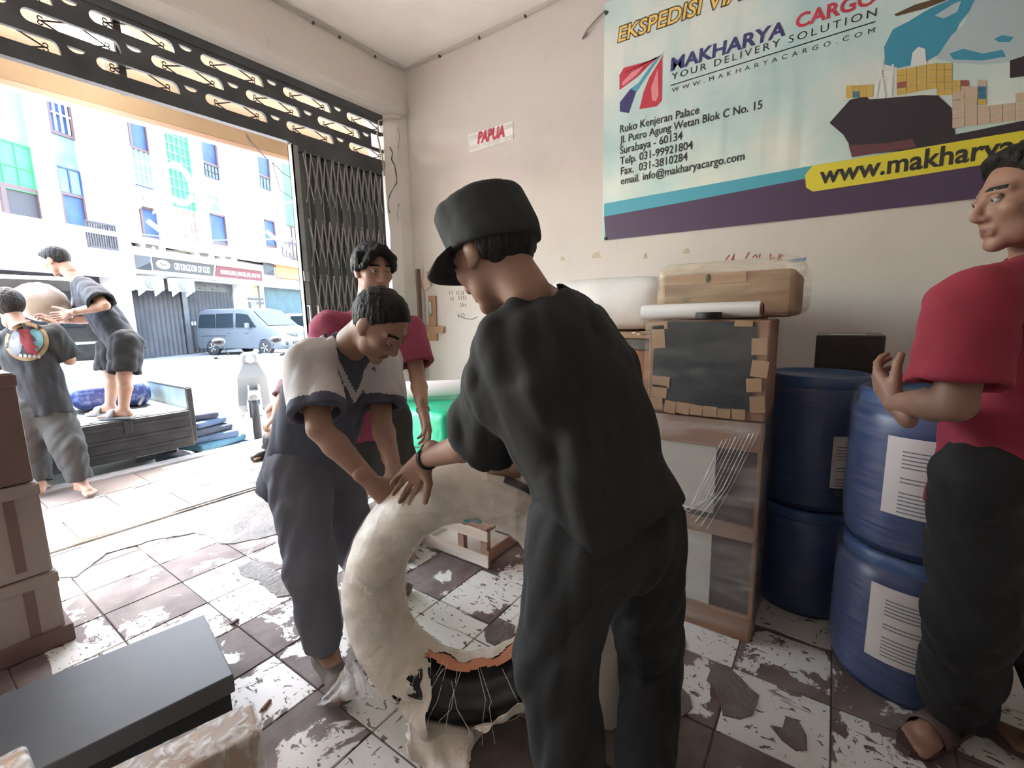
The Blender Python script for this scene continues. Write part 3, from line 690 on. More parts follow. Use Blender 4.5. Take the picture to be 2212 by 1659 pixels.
C_box = cmat('print container tan', (0.58, 0.45, 0.33)); C_boxo = cmat('print container ochre', (0.62, 0.43, 0.10)); C_boxr = cmat('print container red', (0.32, 0.10, 0.08)); C_boxb = cmat('print container blue', (0.06, 0.18, 0.28)); C_white = cmat('print white', (0.72, 0.74, 0.72))
def prt(pts, m, off, name='print'): return wpoly(pts, off).build(name, m, ban)
edge = (2700, 0)
prt([(1305, 440), (1480, 408), (1743, 360), (2300, 265), (2300, 330), (1740, 388), (1480, 436), (1305, 468)], C_teal, 0.007, 'teal_band')
prt([(1305, 468), (1480, 436), (1740, 386), (2300, 300), (2300, 405.5), (2118, 428), (1700, 476), (1308, 519)], C_pur, 0.008, 'purple_band')
prt([(1739, 378), (1755, 358), (1900, 334), (2300, 267), (2300, 325), (2160, 350), (1900, 392), (1756, 414), (1741, 405)], C_yel, 0.0105, 'yellow_band')
prt(zb((1500, 330), (1495, 240), (1540, 150), (1620, 110), (1700, 60), (1760, 30), (1830, 0), (1960, -5), (1930, 60), (1880, 120), (1830, 250), (1700, 320), (1560, 350)), C_map, 0.007, 'sea')
prt(zb((1760, 300), (1840, 180), (1900, 130), (1930, 60), (1960, 0), (2300, -40), (2300, 300), (2000, 330), (1850, 320)), C_land, 0.0073, 'land')
prt(zb((1830, 275), (1900, 250), (2000, 275), (2100, 255), (2120, 290), (2000, 310), (1850, 305)), C_map, 0.0079, 'inland_sea')
prt(zb((2060, 200), (2100, 180), (2160, 190), (2140, 215), (2080, 215)), C_map, 0.0079, 'lake')
prt(zb((1755, 80), (1850, 20), (1890, 5), (1870, 60), (1800, 95)), C_land, 0.0079, 'island')
prt(zb((1545, 75), (1650, 25), (1790, -15), (1850, -12), (1700, 45), (1560, 82)), C_goldline, 0.0085, 'aircraft_wing')
hull = zb((1215, 630), (1320, 512), (1400, 492), (1420, 510), (1690, 488), (1770, 490), (1840, 555), (1860, 690), (2300, 600), (2300, 700), (1330, 800), (1312, 735), (1285, 690))
prt(hull, C_hull, 0.0086, 'ship_hull'); prt(zb((1312, 745), (1500, 735), (1640, 712), (1660, 755), (1330, 806)), C_hullred, 0.0092, 'hull_red')
for nm, m_, pa_, pb_, off_ in (('purple_band', C_pur, 300, None, 0.008), ('teal_band', C_teal, 266, 300, 0.007), ('yellow_band', C_yel, 267, 325, 0.0105)):      # the bands run on to the banner's far end
    ya_ = wp(2299, 300)[1]; zt2 = wp(2300, pa_)[2]; zb2_ = zb_ if pb_ is None else wp(2300, pb_)[2]
    MB().box((XW-off_-0.0006, Y1, zb2_), (XW-off_, ya_, zt2)).build(nm, m_, ban)
rr = random.Random(4)
def blocks(x0, x1, y0, y1, nx, ny, cols, sl, off, jag=0):
    for i in range(nx):
        top = rr.randint(0, jag) if jag else 0
        for j in range(top, ny):
            xa, xb = x0+(x1-x0)*i/nx, x0+(x1-x0)*(i+0.94)/nx; ya, yb = y0+(y1-y0)*j/ny, y0+(y1-y0)*(j+0.94)/ny
            prt(zb((xa, ya+sl*(xa-x0)), (xb, ya+sl*(xb-x0)), (xb, yb+sl*(xb-x0)), (xa, yb+sl*(xa-x0))), rr.choice(cols), off, 'container')
blocks(1300, 1440, 440, 505, 4, 2, [C_boxo, C_boxo, C_boxb], -0.05, 0.0088)
blocks(1560, 1765, 360, 490, 4, 4, [C_boxo, C_boxo, C_boxo, C_boxr], -0.18, 0.0090)
blocks(1765, 1845, 325, 490, 2, 5, [C_boxo, C_boxo, C_boxo], 0.0, 0.0090)
blocks(1845, 2020, 380, 540, 4, 5, [C_boxr, C_boxo, C_box, C_boxb], 0.0, 0.0090, 2)
blocks(1845, 2300, 470, 660, 7, 4, [C_box, C_box, C_box], -0.12, 0.0094, 2)
prt(zb((1630, 340), (1640, 270), (1670, 240), (1705, 250), (1712, 330)), C_white, 0.0092, 'ship_bridge'); prt(zb((2140, 400), (2140, 310), (2300, 260), (2300, 380)), C_hull, 0.0097, 'dark_container')
for i, (xa, ya, xb, yb) in enumerate([(1450, 500, 1490, 310), (1500, 500, 1470, 320), (1440, 360, 1560, 350), (1450, 410, 1560, 395), (1530, 490, 1540, 330)]):
    P = [wp(*zb((xa, ya))[0], 0.0096), wp(*zb((xb, yb))[0], 0.0096)]; MB().tube(P, 0.006, 5, flat=0.15, up=(1, 0, 0)).build('mast', C_white, ban)
# the round-cornered logo
prt(zb((138, 462), (138, 385), (160, 348), (330, 300), (345, 285), (300, 325), (232, 392)), C_red, 0.0075, 'logo_red')
prt(zb((150, 425), (200, 370), (260, 340), (225, 385), (155, 440)), cmat('print rose', (0.75, 0.28, 0.30)), 0.0082, 'logo_rose')
prt(zb((368, 262), (300, 335), (235, 425), (195, 455), (225, 470), (260, 415), (325, 320)), C_teal, 0.0082, 'logo_teal')
prt(zb((195, 455), (140, 525), (140, 572), (185, 580), (205, 520), (222, 470)), C_navy, 0.0082, 'logo_navy')
prt(zb((366, 275), (290, 400), (262, 470), (240, 560), (330, 545), (355, 515), (358, 300)), C_red, 0.0075, 'logo_red')
prt(zb((335, 350), (300, 450), (305, 515), (325, 520), (338, 490)), cmat('print rose', (0.75, 0.28, 0.30)), 0.0082, 'logo_rose')
def line(body, p, q, hpx, m, off=0.0085, **k):
    a, c = wp(*p, off), wp(*q, off); d = c-a; L = np.linalg.norm(d); u = d/L; v = np.array([0, -u[2], u[1]]); v = v if v[2] > 0 else -v
    mid = ((p[0]+q[0])/2, (p[1]+q[1])/2); hgt = abs(wp(mid[0], mid[1]-hpx)[2]-wp(*mid)[2])
    return lettering('lettering', body, (a, u, v, NXW), m, ban, width=L, height=hgt, **k)
line('EKSPEDISI VIA', (1333, 92), (1606, -3), 34, C_goldline, 0.0075, bold=0.06, shear=0.12); line('EKSPEDISI VIA', (1335, 91), (1604, -3), 33, C_gold, 0.0085, bold=0.012, shear=0.12)
line('MAKHARYA', (1448, 154), (1697, 75), 29, C_navy, bold=0.028, shear=0.06); line('CARGO', (1718, 62), (1893, 6), 30, C_red, bold=0.028)
line('YOUR DELIVERY SOLUTION', (1451, 173), (1893, 34), 16, C_ink, spacing=1.35); line('WWW.MAKHARYACARGO.COM', (1451, 200), (1889, 70), 10, C_ink, spacing=1.9)
a_, c_ = wp(1448, 186, 0.0085), wp(1891, 48, 0.0085); MB().prism([a_, c_, c_+VW*0.006, a_+VW*0.006], NXW*0.0006).build('rule', C_ink, ban)
for body, p, q in (('Ruko Kenjeran Palace', (1339, 287), (1510, 245)), ('Jl. Putro Agung Wetan Blok C No. 15', (1339, 310), (1646, 234)), ('Surabaya - 60134', (1339, 333), (1474, 301)), ('Telp. 031-99921804', (1339, 356), (1496, 321)), ('Fax.  031-3810284', (1341, 378), (1485, 346)), ('email. info@makharyacargo.com', (1341, 399), (1608, 345))):
    line(body, p, q, 17, C_ink, bold=0.012)
wa, wb = wp(1769, 397, 0.0125), wp(2173, 346, 0.0125); wl = abs(wa[1]-wb[1])*21/12.2
lettering('lettering', 'www.makharyacargo.com', (wa, UW, VW, NXW), C_ink, ban, width=wl, height=0.092, bold=0.022)
for x, y in ((1309, 28), (1308, 515)):
    c = wp(x, y, 0.012); MB().ell(c, (0.008, 0.012, 0.012)).build('nail', M_darkline, ban)
M_rope = mat('grey cord', (0.30, 0.28, 0.25), 0.9)
tag(MB().tube([wp(1308, 22, 0.02), wp(1290, 40, 0.03), wp(1268, 65, 0.03), wp(1258, 84, 0.02)], 0.006, 6).tube([wp(1258, 84, 0.02), wp(1266, 70, 0.012)], 0.012, 5, flat=0.4).build('cord', M_rope), 'short grey cord hanging from the banner corner nail', 'cord')
# PAPUA paper
pap = thing('paper_sign', 'small white paper sign reading PAPUA in red taped to wall', 'sign', wp(1060, 320, 0.004))
M_paper = mat('white paper', (0.78, 0.75, 0.70), 0.7); M_tape = film_mat('clear tape', dens=0.35, streak=(1, 1, 1), rough=0.3)
wpoly([(1011, 291), (1107, 262), (1109, 301), (1014, 331)], 0.003, 0.001).build('sheet', M_paper, pap)
for pts in ([(1008, 296), (1109, 265), (1109, 275), (1009, 306)], [(1012, 318), (1109, 290), (1109, 300), (1014, 331)]): wpoly(pts, 0.0045, 0.0005).build('tape', M_tape, pap)
a, c = wp(1031, 310, 0.006), wp(1090, 294, 0.006); d = c-a; L = np.linalg.norm(d)
lettering('lettering', 'PAPUA', (a, d/L, np.array([0, -d[2], d[1]])/L*(-1 if d[1] < 0 else 1), NXW), mat('red marker print', (0.50, 0.05, 0.08), 0.6), pap, width=L, height=0.085, bold=0.05, shear=0.2)
# wooden cross-shaped offcut nailed upside down
M_wood = mat('brown plywood', (0.32, 0.18, 0.10), 0.75, (0.42, 0.25, 0.14), 6, stretch=(1, 1, 0.2))
cr = thing('wooden_cross', 'brown wooden cross hung upside down on wall with marker pen', 'cross', wp(937, 737, 0.01))
wpoly([(928, 639), (943, 639), (946, 736), (928, 736)], 0.002, 0.018).build('upright', M_wood, cr); wpoly([(912, 703), (960, 706), (958, 720), (912, 720)], 0.020, 0.012).build('crosspiece', M_wood, cr)
a, c = wp(929, 652, 0.03), wp(931, 682, 0.03); MB().tube([a, a+(c-a)*0.8, c], [0.012, 0.013, 0.008], 8).build('pen_barrel', mat('grey pen', (0.5, 0.52, 0.48), 0.4), cr)
MB().tube([c+(a-c)*0.18, c], [0.0135, 0.010], 8).build('pen_cap', mat('green pen cap', (0.12, 0.35, 0.18), 0.4), cr)
b = wpoly([(922, 587), (931, 600), (933, 618), (921, 628), (912, 620), (914, 603)], 0.004, 0.022); tag(b.build('paper_pouch', mat('stained kraft paper', (0.62, 0.50, 0.42), 0.8, (0.5, 0.36, 0.28), 9)), 'small pointed stained paper pouch on wall above the wooden cross', 'pouch')
tag(MB().box((-0.022, -0.012, 0), (0.022, 0.012, 1.75), c=(3.18, 3.34, 0.0)).build('wooden_batten', mat('dark batten', (0.16, 0.10, 0.08), 0.8)), 'dark wooden batten standing upright in the room corner', 'batten')
# marker notes (illegible strokes), red scrawl
M_ink = mat('faded marker', (0.22, 0.19, 0.18), 0.9); M_redink = mat('red marker scrawl', (0.42, 0.12, 0.10), 0.9)
def strokes(name, lines, m, label, wd=0.006):
    b = MB()
    for pts in lines: b.tube([wp(x, y, 0.002) for x, y in pts], wd, 4, flat=0.3, up=(1, 0, 0))
    tag(b.build(name, m), label, 'writing')
ln = []
for (x, y, n_) in ((968, 612, 3), (985, 612, 5), (970, 632, 2), (985, 632, 4), (972, 645, 2), (990, 643, 4), (994, 658, 3), (990, 680, 3)):
    for k in range(n_): xx = x+k*5; ln.append([(xx, y-5+rr.random()*3), (xx+1+rr.random()*3, y+rr.random()*2), (xx+rr.random()*2, y+5)])
strokes('marker_note', ln+[[(988, 682), (1005, 688), (1020, 690), (1032, 684)]], M_ink, 'faded dark marker scribbles on the wall beside the wooden cross', 0.004)
strokes('red_scrawl', [[(1567, 562), (1575, 551)], [(1580, 562), (1586, 548), (1583, 562)], [(1610, 558), (1618, 545)], [(1625, 556), (1632, 550), (1636, 557)], [(1642, 548), (1640, 557)], [(1664, 548), (1664, 562), (1672, 556)], [(1680, 563), (1684, 548), (1692, 551), (1682, 556), (1690, 563)]], M_redink, 'red marker scrawl on wall above the wrapped cartons', 0.004)
M_tapebr = mat('brown tape remnant', (0.40, 0.30, 0.20), 0.7, (0.55, 0.46, 0.36), 20)
for (x, y, w_, h_, lb) in ((1215, 558, 5, 6, 'small brown tape remnant on wall above the white sack'), (1288, 551, 10, 7, 'wider brown tape remnant on wall under the banner corner'), (1394, 553, 4, 7, 'narrow brown tape remnant on wall between two wider ones'), (1482, 542, 10, 6, 'brown tape remnant on wall above the top carton')):
    tag(wpoly([(x-w_, y+h_), (x-w_*0.6, y-h_*0.6), (x+w_*0.5, y-h_), (x+w_, y+h_*0.7)], 0.001, 0.001).build('tape_remnant', M_tapebr), lb, 'tape')
st = thing('sticker', 'small white sticker with a blue header strip on the wall', 'sticker', wp(1720, 586, 0.002))
wpoly([(1699, 561), (1741, 556), (1740, 584), (1699, 588)], 0.001, 0.0006).build('sheet', M_paper, st); wpoly([(1699, 561), (1741, 556), (1741, 563), (1699, 569)], 0.002, 0.0006).build('header', mat('sticker blue', (0.10, 0.25, 0.48), 0.5), st)
# cable clipped along the ceiling edge
M_cab = mat('grey painted cable', (0.52, 0.47, 0.42), 0.7)
cb = thing('ceiling_cable', 'thin painted cable clipped along the ceiling corners', 'cable', (XW-0.02, 2.0, ZC-0.04))
MB().tube([(XL+0.1, YF-0.012, ZC-0.035), (1.0, YF-0.012, ZC-0.045), (2.2, YF-0.012, ZC-0.035), (3.1, YF-0.012, ZC-0.04), (XW-0.012, YF-0.03, ZC-0.03), (XW-0.012, 3.1, ZC-0.03), (XW-0.012, 2.4, ZC-0.045), (XW-0.012, 1.7, ZC-0.035), (XW-0.012, -1.5, ZC-0.04)], 0.007, 6).build('wire', M_cab, cb)
for x in (1.75, 2.32, 2.55, 2.9): MB().ell((x, YF-0.014, ZC-0.045), (0.012, 0.012, 0.014), n=8, m=6).build('clip', M_darkline, cb)
for y in (3.0, 2.55, 2.1, 1.75): MB().ell((XW-0.014, y, ZC-0.045), (0.012, 0.012, 0.014), n=8, m=6).build('clip', M_darkline, cb)
tag(MB().tube([(3.23, 3.435, 3.3), (3.24, 3.43, 3.2), (3.225, 3.42, 3.16), (3.15, 3.45, 3.12), (3.04, 3.53, 3.10), (2.98, 3.54, 3.07), (2.95, 3.54, 2.95), (2.99, 3.535, 2.75), (3.0, 3.53, 2.6)], 0.008, 6).build('corner_wire', M_cab), 'thin wire looping from the corner into the grille end', 'wire')

# ================================================================== cartons, cabinet and drums along the wall
M_card = mat('brown cardboard', (0.235, 0.120, 0.072), 0.8, (0.30, 0.16, 0.098), 5)
M_card2 = mat('tan cardboard', (0.48, 0.31, 0.20), 0.8, (0.40, 0.24, 0.15), 4)
M_ptape = mat('brown parcel tape', (0.38, 0.24, 0.14), 0.3, (0.31, 0.185, 0.105), 8)
M_blk = mat('black plastic sheet', (0.010, 0.010, 0.011), 0.6, (0.016, 0.016, 0.017), 8, bump=0.3, bscale=12)
M_film = film_mat('stretch film', dens=0.16, streak=(2, 2, 26)); M_film2 = film_mat('stretch film diagonal', dens=0.16, streak=(4, 2, 10), scale=1.6); M_filmd = film_mat('stretch film loose', dens=0.32, streak=(14, 5, 3))
def shell(name, lo, hi, parent, m=M_film, r=0.02, seed=1, amp=0.004):
    o = MB().rbox(lo, hi, r, seg=3).build(name, m, parent, smooth=True); return o
# bottom: tall film-wrapped cabinet
tag(MB().rbox((2.165, 0.275, 0.0), (2.60, 0.62, 1.268), 0.006).build('carton', M_card), 'tall plain carton standing behind the wrapped cabinet', 'carton')
cab = thing('wrapped_cabinet', 'film wrapped cabinet with white panels and cardboard edges on the floor', 'cabinet', (2.0, 0.40, 0))
MB().box((1.865, 0.20, 0.01), (2.14, 0.62, 0.87)).build('body', mat('dark veneer', (0.07, 0.045, 0.045), 0.5), cab)
M_wp = mat('white laminate', (0.50, 0.475, 0.43), 0.5)
for z0, z1 in ((0.10, 0.42), (0.50, 0.775)): MB().box((1.857, 0.345, z0), (1.866, 0.615, z1)).build('white_panel', M_wp, cab)
for z0, z1 in ((0.0, 0.105), (0.415, 0.475), (0.775, 0.888)): MB().rbox((1.846, 0.19, z0), (1.875, 0.625, z1), 0.004).build('cardboard_strip', M_card, cab)
MB().box((1.848, 0.186, 0.0), (1.90, 0.200, 0.885)).build('edge_board', M_card, cab); MB().box((1.90, 0.188, 0.0), (2.14, 0.20, 0.885)).build('side_panel', mat('dark veneer', (0.07, 0.045, 0.045), 0.5), cab)
shell('stretch_film', (1.835, 0.178, 0.02), (2.155, 0.635, 0.893), cab, M_film2)
b = MB()
for k in range(9):
    y0 = 0.20+0.015*k; b.tube([(1.832, y0, 0.86-0.006*k), (1.826, 0.27+0.02*k, 0.66-0.02*k), (1.83, 0.36+0.022*k, 0.44+0.01*k)], 0.0016+0.0012*(k % 3), 4, flat=0.5)
fl_ = b.build('film_pleats', film_mat('film pleat', dens=0.6, streak=(3, 3, 3)), cab); fl_['kind'] = 'stuff'
# middle: carton with a black panel taped on
car = thing('carton', 'cardboard carton with black plastic panel taped on its front', 'carton', (2.1, 0.40, 0.893))
MB().rbox((1.84, 0.185, 0.894), (2.14, 0.615, 1.262), 0.006).build('body', M_card, car)
pp = [(0.586, 0.925), (0.595, 1.0), (0.592, 1.255), (0.52, 1.262), (0.40, 1.26), (0.235, 1.258), (0.222, 1.18), (0.23, 1.12), (0.225, 1.02), (0.235, 0.93), (0.30, 0.938), (0.38, 0.93), (0.45, 0.945), (0.52, 0.935)]
MB().prism([(1.834, y, z) for y, z in pp], (0.006, 0, 0)).build('black_panel', M_blk, car)
tp = [(0.575, 1.20, 0.05, 0.09), (0.585, 1.245, 0.09, 0.03), (0.56, 1.02, 0.07, 0.045), (0.565, 0.98, 0.06, 0.05), (0.575, 0.93, 0.05, 0.05), (0.52, 0.92, 0.045, 0.05), (0.47, 0.92, 0.05, 0.045), (0.42, 0.918, 0.045, 0.04), (0.37, 0.917, 0.05, 0.04), (0.32, 0.915, 0.045, 0.035), (0.27, 0.917, 0.045, 0.04), (0.215, 1.17, 0.05, 0.06), (0.21, 1.09, 0.055, 0.06), (0.225, 1.03, 0.05, 0.05), (0.21, 0.96, 0.05, 0.06), (0.27, 1.252, 0.06, 0.022)]
for y, z, w_, h_ in tp:
    a = rr.uniform(-0.15, 0.15); R_ = np.array([[1, 0, 0], [0, math.cos(a), -math.sin(a)], [0, math.sin(a), math.cos(a)]])
    MB().box((-0.001, -w_/2, -h_/2), (0.0005, w_/2, h_/2), R_, (1.832, y, z)).build('tape_strip', M_ptape, car)
shell('stretch_film', (1.822, 0.17, 0.897), (2.152, 0.63, 1.268), car, film_mat('thin film', dens=0.05, streak=(2, 2, 8), scale=2.0))
# top: second carton, set back
car2 = thing('carton', 'rounded cardboard carton under loose film, topmost behind the film roll', 'carton', (2.3, 0.38, 1.27))
o = MB().rbox((2.03, 0.13, 1.270), (2.52, 0.635, 1.452), 0.02).build('body', M_card, car2)
MB().box((2.026, 0.30, 1.41), (2.032, 0.63, 1.452)).build('flap', M_card2, car2); MB().ell((2.03, 0.44, 1.43), (0.012, 0.012, 0.02), n=8, m=6).build('torn_hole', M_blk, car2); MB().ell((2.026, 0.52, 1.355), (0.006, 0.022, 0.018), n=8, m=6).build('stain', M_blk, car2)
M_filmy = film_mat('yellowed film', (0.72, 0.58, 0.40), dens=0.28, streak=(1.2, 1.2, 9), scale=2.0); MB().rbox((2.01, 0.10, 1.272), (2.60, 0.655, 1.50), 0.05, seg=4).build('stretch_film', M_filmy, car2, smooth=True)
# film roll and black tape roll on top of the middle carton
ro = thing('film_roll', 'white roll of stretch film lying on the carton with black panel', 'film roll', (1.91, 0.45, 1.27))
A0, A1 = np.array([1.90, 0.665, 1.298]), np.array([1.90, 0.225, 1.302]); dd, s1_, s2_ = frame(A1-A0); RR = np.array([s1_, s2_, dd]).T; LL = np.linalg.norm(A1-A0)
M_roll = mat('white film roll', (0.76, 0.75, 0.73), 0.3, (0.66, 0.65, 0.63), 4, stretch=(30, 1, 30), coat=0.3)
MB().lathe([(0.020, 0), (0.0285, 0.0), (0.030, 0.004), (0.030, LL-0.004), (0.0285, LL), (0.020, LL)], 24, A0, RR, cap=False).build('film', M_roll, ro, smooth=True)
MB().lathe([(0.017, -0.004), (0.021, -0.004), (0.021, LL+0.008), (0.017, LL+0.008)], 20, A0, RR, cap=False).build('core', M_card, ro, smooth=True)
tr = thing('tape_roll', 'black tape roll in front of the white film roll', 'tape roll', (1.862, 0.39, 1.27))
MB().lathe([(0.036, 0), (0.045, 0), (0.046, 0.002), (0.046, 0.022), (0.045, 0.024), (0.036, 0.024), (0.036, 0)], 24, (1.855, 0.395, 1.270), np.eye(3), cap=False).build('tape', M_blk, tr, smooth=True); MB().lathe([(0.033, 0), (0.0365, 0), (0.0365, 0.0245), (0.033, 0.0245), (0.033, 0)], 24, (1.855, 0.395, 1.270), cap=False).build('core', M_ptape, tr, smooth=True)
# carton at the back left, with orange wrap and a white sack on top
bk = thing('carton', 'tall carton in orange brown plastic wrap under the white sack', 'carton', (2.45, 0.95, 0))
MB().rbox((2.12, 0.66, 0.0), (2.85, 1.15, 1.16), 0.02, seg=3).build('body', M_card, bk); MB().rbox((2.105, 0.655, 1.12), (2.86, 1.16, 1.175), 0.01).build('lid_wrap', mat('dark wrap', (0.07, 0.06, 0.055), 0.4, (0.16, 0.14, 0.12), 8), bk); MB().rbox((2.10, 0.65, 1.175), (2.86, 1.165, 1.195), 0.006).build('top_board', M_card2, bk)
shell('orange_film', (2.095, 0.648, 0.01), (2.865, 1.165, 1.12), bk, film_mat('orange film', (0.55, 0.26, 0.13), dens=0.4, streak=(8, 8, 3)))
sk = MB().rbox((2.30, 0.70, 1.20), (2.95, 1.45, 1.50), 0.14, seg=6).build('white_sack', mat('white woven plastic', (0.78, 0.75, 0.72), 0.4, (0.70, 0.67, 0.64), 5, bump=0.5, bscale=10), None, smooth=True, sub=1); tag(sk, 'plump white plastic sack lying on the tall wrapped carton', 'sack'); noisy(sk, 0.014, 9, 3)
for i, (y, r_) in enumerate(((0.69, 0.0), (0.72, 0.12))):
    tag(MB().box((-0.01, -0.085, 0), (0.01, 0.085, 0.006), rotz(1.2+r_), (2.14, y+0.02, 1.196+0.007*i)).build('wood_strip', mat('pale slat', (0.62, 0.52, 0.42), 0.7)), ('thin pale wooden slat lying on the orange wrapped carton', 'second thin slat crossed over the first on the wrapped carton')[i], 'slat')

# ---- blue drums in film, two and two, and the stack behind that carries the black box
M_drum = mat('navy drum plastic', (0.020, 0.035, 0.11), 0.35, (0.025, 0.05, 0.15), 3); M_lid = mat('blue drum lid', (0.022, 0.07, 0.20), 0.4); M_filmdr = film_mat('drum film', (0.60, 0.60, 0.66), dens=0.07, streak=(2, 2, 30), rough=0.12)
M_lbl = mat('label paper', (0.62, 0.56, 0.54), 0.7); M_lblink = mat('label ink', (0.16, 0.15, 0.17), 0.8)
def drum(c, z, R_, H_, label, label_ang=None, lw=0.62, lz=(0.12, 0.40), lid=True, group='film wrapped drums', lines=True):
    t = thing('drum', label, 'drum', (c[0], c[1], z), group=group)
    r = R_
    MB().lathe([(r*0.80, 0), (r*0.90, 0.004), (r*0.95, 0.03), (r*0.99, 0.08), (r, 0.14), (r, H_-0.14), (r*0.985, H_-0.09), (r*0.93, H_-0.055), (r*0.86, H_-0.045)], 40, (c[0], c[1], z)).build('body', M_drum, t, smooth=True)
    MB().lathe([(r*0.80, H_-0.06), (r*0.90, H_-0.055), (r*0.915, H_-0.045), (r*0.915, H_-0.012), (r*0.89, H_-0.004), (r*0.80, H_-0.003), (r*0.78, H_-0.012)], 40, (c[0], c[1], z)).build('lid', M_lid, t, smooth=True)
    MB().lathe([(r*0.99, 0.03), (r*1.025, 0.07), (r*1.03, 0.15), (r*1.03, H_-0.13), (r*1.01, H_-0.06), (r*0.97, H_-0.02), (r*0.95, H_-0.004), (r*0.7, H_-0.001)], 40, (c[0], c[1], z), cap=False).build('stretch_film', M_filmdr, t, smooth=True)
    if label_ang is not None:
        rr_ = r*1.036; n_ = 10; aa = np.linspace(label_ang-lw, label_ang+lw, n_+1); b = MB()
        v = [(c[0]+rr_*math.cos(a), c[1]+rr_*math.sin(a), z+zz) for zz in lz for a in aa]
        b.add(v, [(i, i+1, n_+1+i+1, n_+1+i) for i in range(n_)]); lb = b.build('paper_label', M_lbl, t, smooth=True)
        q = MB(); k = 0; zz = lz[1]-0.045
        r2 = random.Random(int(c[0]*1000+z*100))
        for blk in ((5, 0.75), (2, 0.8), (6, 0.85)):
            for _ in range(blk[0]):
                a0, a1 = label_ang+lw*(-0.72+1.75*blk[1]*r2.uniform(0.65, 1.0)), label_ang-lw*0.72
                a_ = np.linspace(a0, a1, 8); q.add([(c[0]+(rr_+0.001)*math.cos(a), c[1]+(rr_+0.001)*math.sin(a), z+zz+dz) for dz in (0, 0.0038) for a in a_], [(i+1, i, 8+i, 8+i+1) for i in range(7)])
                zz -= 0.0125
            zz -= 0.022
        q.build('print_lines', M_lblink, lb)['kind'] = 'stuff'
    return t
DA, DB, DC = (2.335, 0.045), (2.00, -0.285), (2.80, -0.16)
RD = 0.208
drum(DA, 0.0, RD, 0.47, 'film wrapped navy drum on floor beside the wrapped cabinet', math.pi-0.15+1.05, 0.22, (0.14, 0.33))
drum(DA, 0.474, RD, 0.56, 'film wrapped navy drum with blue lid stacked beside the cardboard cartons', math.pi+0.62, 0.28, (0.12, 0.33))
drum(DB, 0.0, RD+0.015, 0.50, 'film wrapped navy drum with large label on floor, nearest red shirt man', math.pi+0.08, 0.66, (0.15, 0.41))
drum(DB, 0.504, RD+0.010, 0.53, 'film wrapped navy drum with large label stacked under red shirt man hands', math.pi+0.08, 0.66, (0.15, 0.40))
drum(DC, 0.0, RD, 0.47, 'film wrapped drum on floor behind the front drums'); drum(DC, 0.474, RD, 0.50, 'film wrapped drum behind the front drums carrying the black box')
bb = thing('black_box', 'small black taped box with white label standing above the drums', 'box', (2.78, -0.16, 0.98))
MB().rbox((2.62, -0.19, 0.976), (2.92, 0.07, 1.175), 0.006).build('body', mat('black box tape', (0.028, 0.026, 0.026), 0.4, (0.045, 0.04, 0.04), 6), bb); MB().box((2.66, -0.12, 1.1755), (2.72, 0.02, 1.177)).build('label', M_paper, bb)

# ================================================================== left side: carton stack, flat black box, parcels
M_old = mat('dark brown carton', (0.13, 0.070, 0.062), 0.6, (0.17, 0.10, 0.085), 2); M_old2 = mat('grey brown carton', (0.27, 0.21, 0.185), 0.7, (0.32, 0.255, 0.225), 2)
for z0, z1, x1, m, lb in ((0.0, 0.315, 0.325, M_old2, 'grey brown carton at the foot of the stack by the doorway'), (0.319, 0.69, 0.318, M_old2, 'grey brown carton in the middle of the stack by the doorway'), (0.694, 1.12, 0.310, M_old, 'dark brown carton topmost of the stack by the doorway')):
    t = thing('carton', lb, 'carton', (0.0, 2.8, z0)); MB().rbox((-0.35, 2.505, z0), (x1, 3.05, z1), 0.008).build('body', m, t)
    MB().box((x1-0.10, 2.502, z0+0.03), (x1-0.07, 2.507, z1-0.03)).build('fold', M_old, t)
    MB().rbox((-0.352, 2.499, z1-0.05), (x1+0.004, 3.052, z1-0.006), 0.004).build('rim', m, t)
    if z0 == 0: MB().rbox((-0.355, 2.49, 0.0), (x1+0.02, 3.06, 0.075), 0.004).build('plinth', M_old, t)
    for zz in (z0+(z1-z0)*0.4,): MB().box((x1, 2.55, zz), (x1+0.003, 3.0, zz+0.03)).build('strap', M_ptape, t)
fb = thing('flat_black_box', 'large flat black box with overhanging lid lying on the tiles', 'box', (0.36, 1.78, 0))
a_ = -0.179; R_ = rotz(a_); c_ = (0.631, 1.963, 0)
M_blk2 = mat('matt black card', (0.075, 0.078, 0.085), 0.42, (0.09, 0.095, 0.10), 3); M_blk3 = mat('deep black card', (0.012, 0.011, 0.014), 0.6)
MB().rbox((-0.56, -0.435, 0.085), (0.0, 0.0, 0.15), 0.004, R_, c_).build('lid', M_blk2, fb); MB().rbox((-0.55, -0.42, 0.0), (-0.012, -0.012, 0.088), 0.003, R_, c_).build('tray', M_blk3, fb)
pa = thing('parcel', 'brown taped parcel in glossy film standing before the flat black box', 'parcel', (0.33, 1.2, 0))
R2 = rotz(-0.28); c2 = (0.464, 1.195, 0.0)
MB().rbox((-0.36, -0.11, 0.0), (0, 0.0, 0.295), 0.006, R2, c2).build('body', M_card2, pa)
for xa, xb in ((-0.30, -0.19), (-0.12, -0.02)): MB().box((xa, -0.1125, 0.002), (xb, 0.002, 0.2975), R2, c2).build('tape_band', M_ptape, pa)
MB().box((-0.20, -0.114, 0.18), (-0.14, -0.1122, 0.24), R2, c2).build('label', M_paper, pa)
MB().rbox((-0.366, -0.118, 0.003), (0.006, 0.006, 0.302), 0.012, R2, c2, seg=3).build('stretch_film', film_mat('glossy film', dens=0.35, streak=(10, 10, 4), rough=0.08), pa, smooth=True)
pb = thing('parcel', 'small tan cardboard parcel beside the flat black box', 'parcel', (0.0, 1.24, 0))
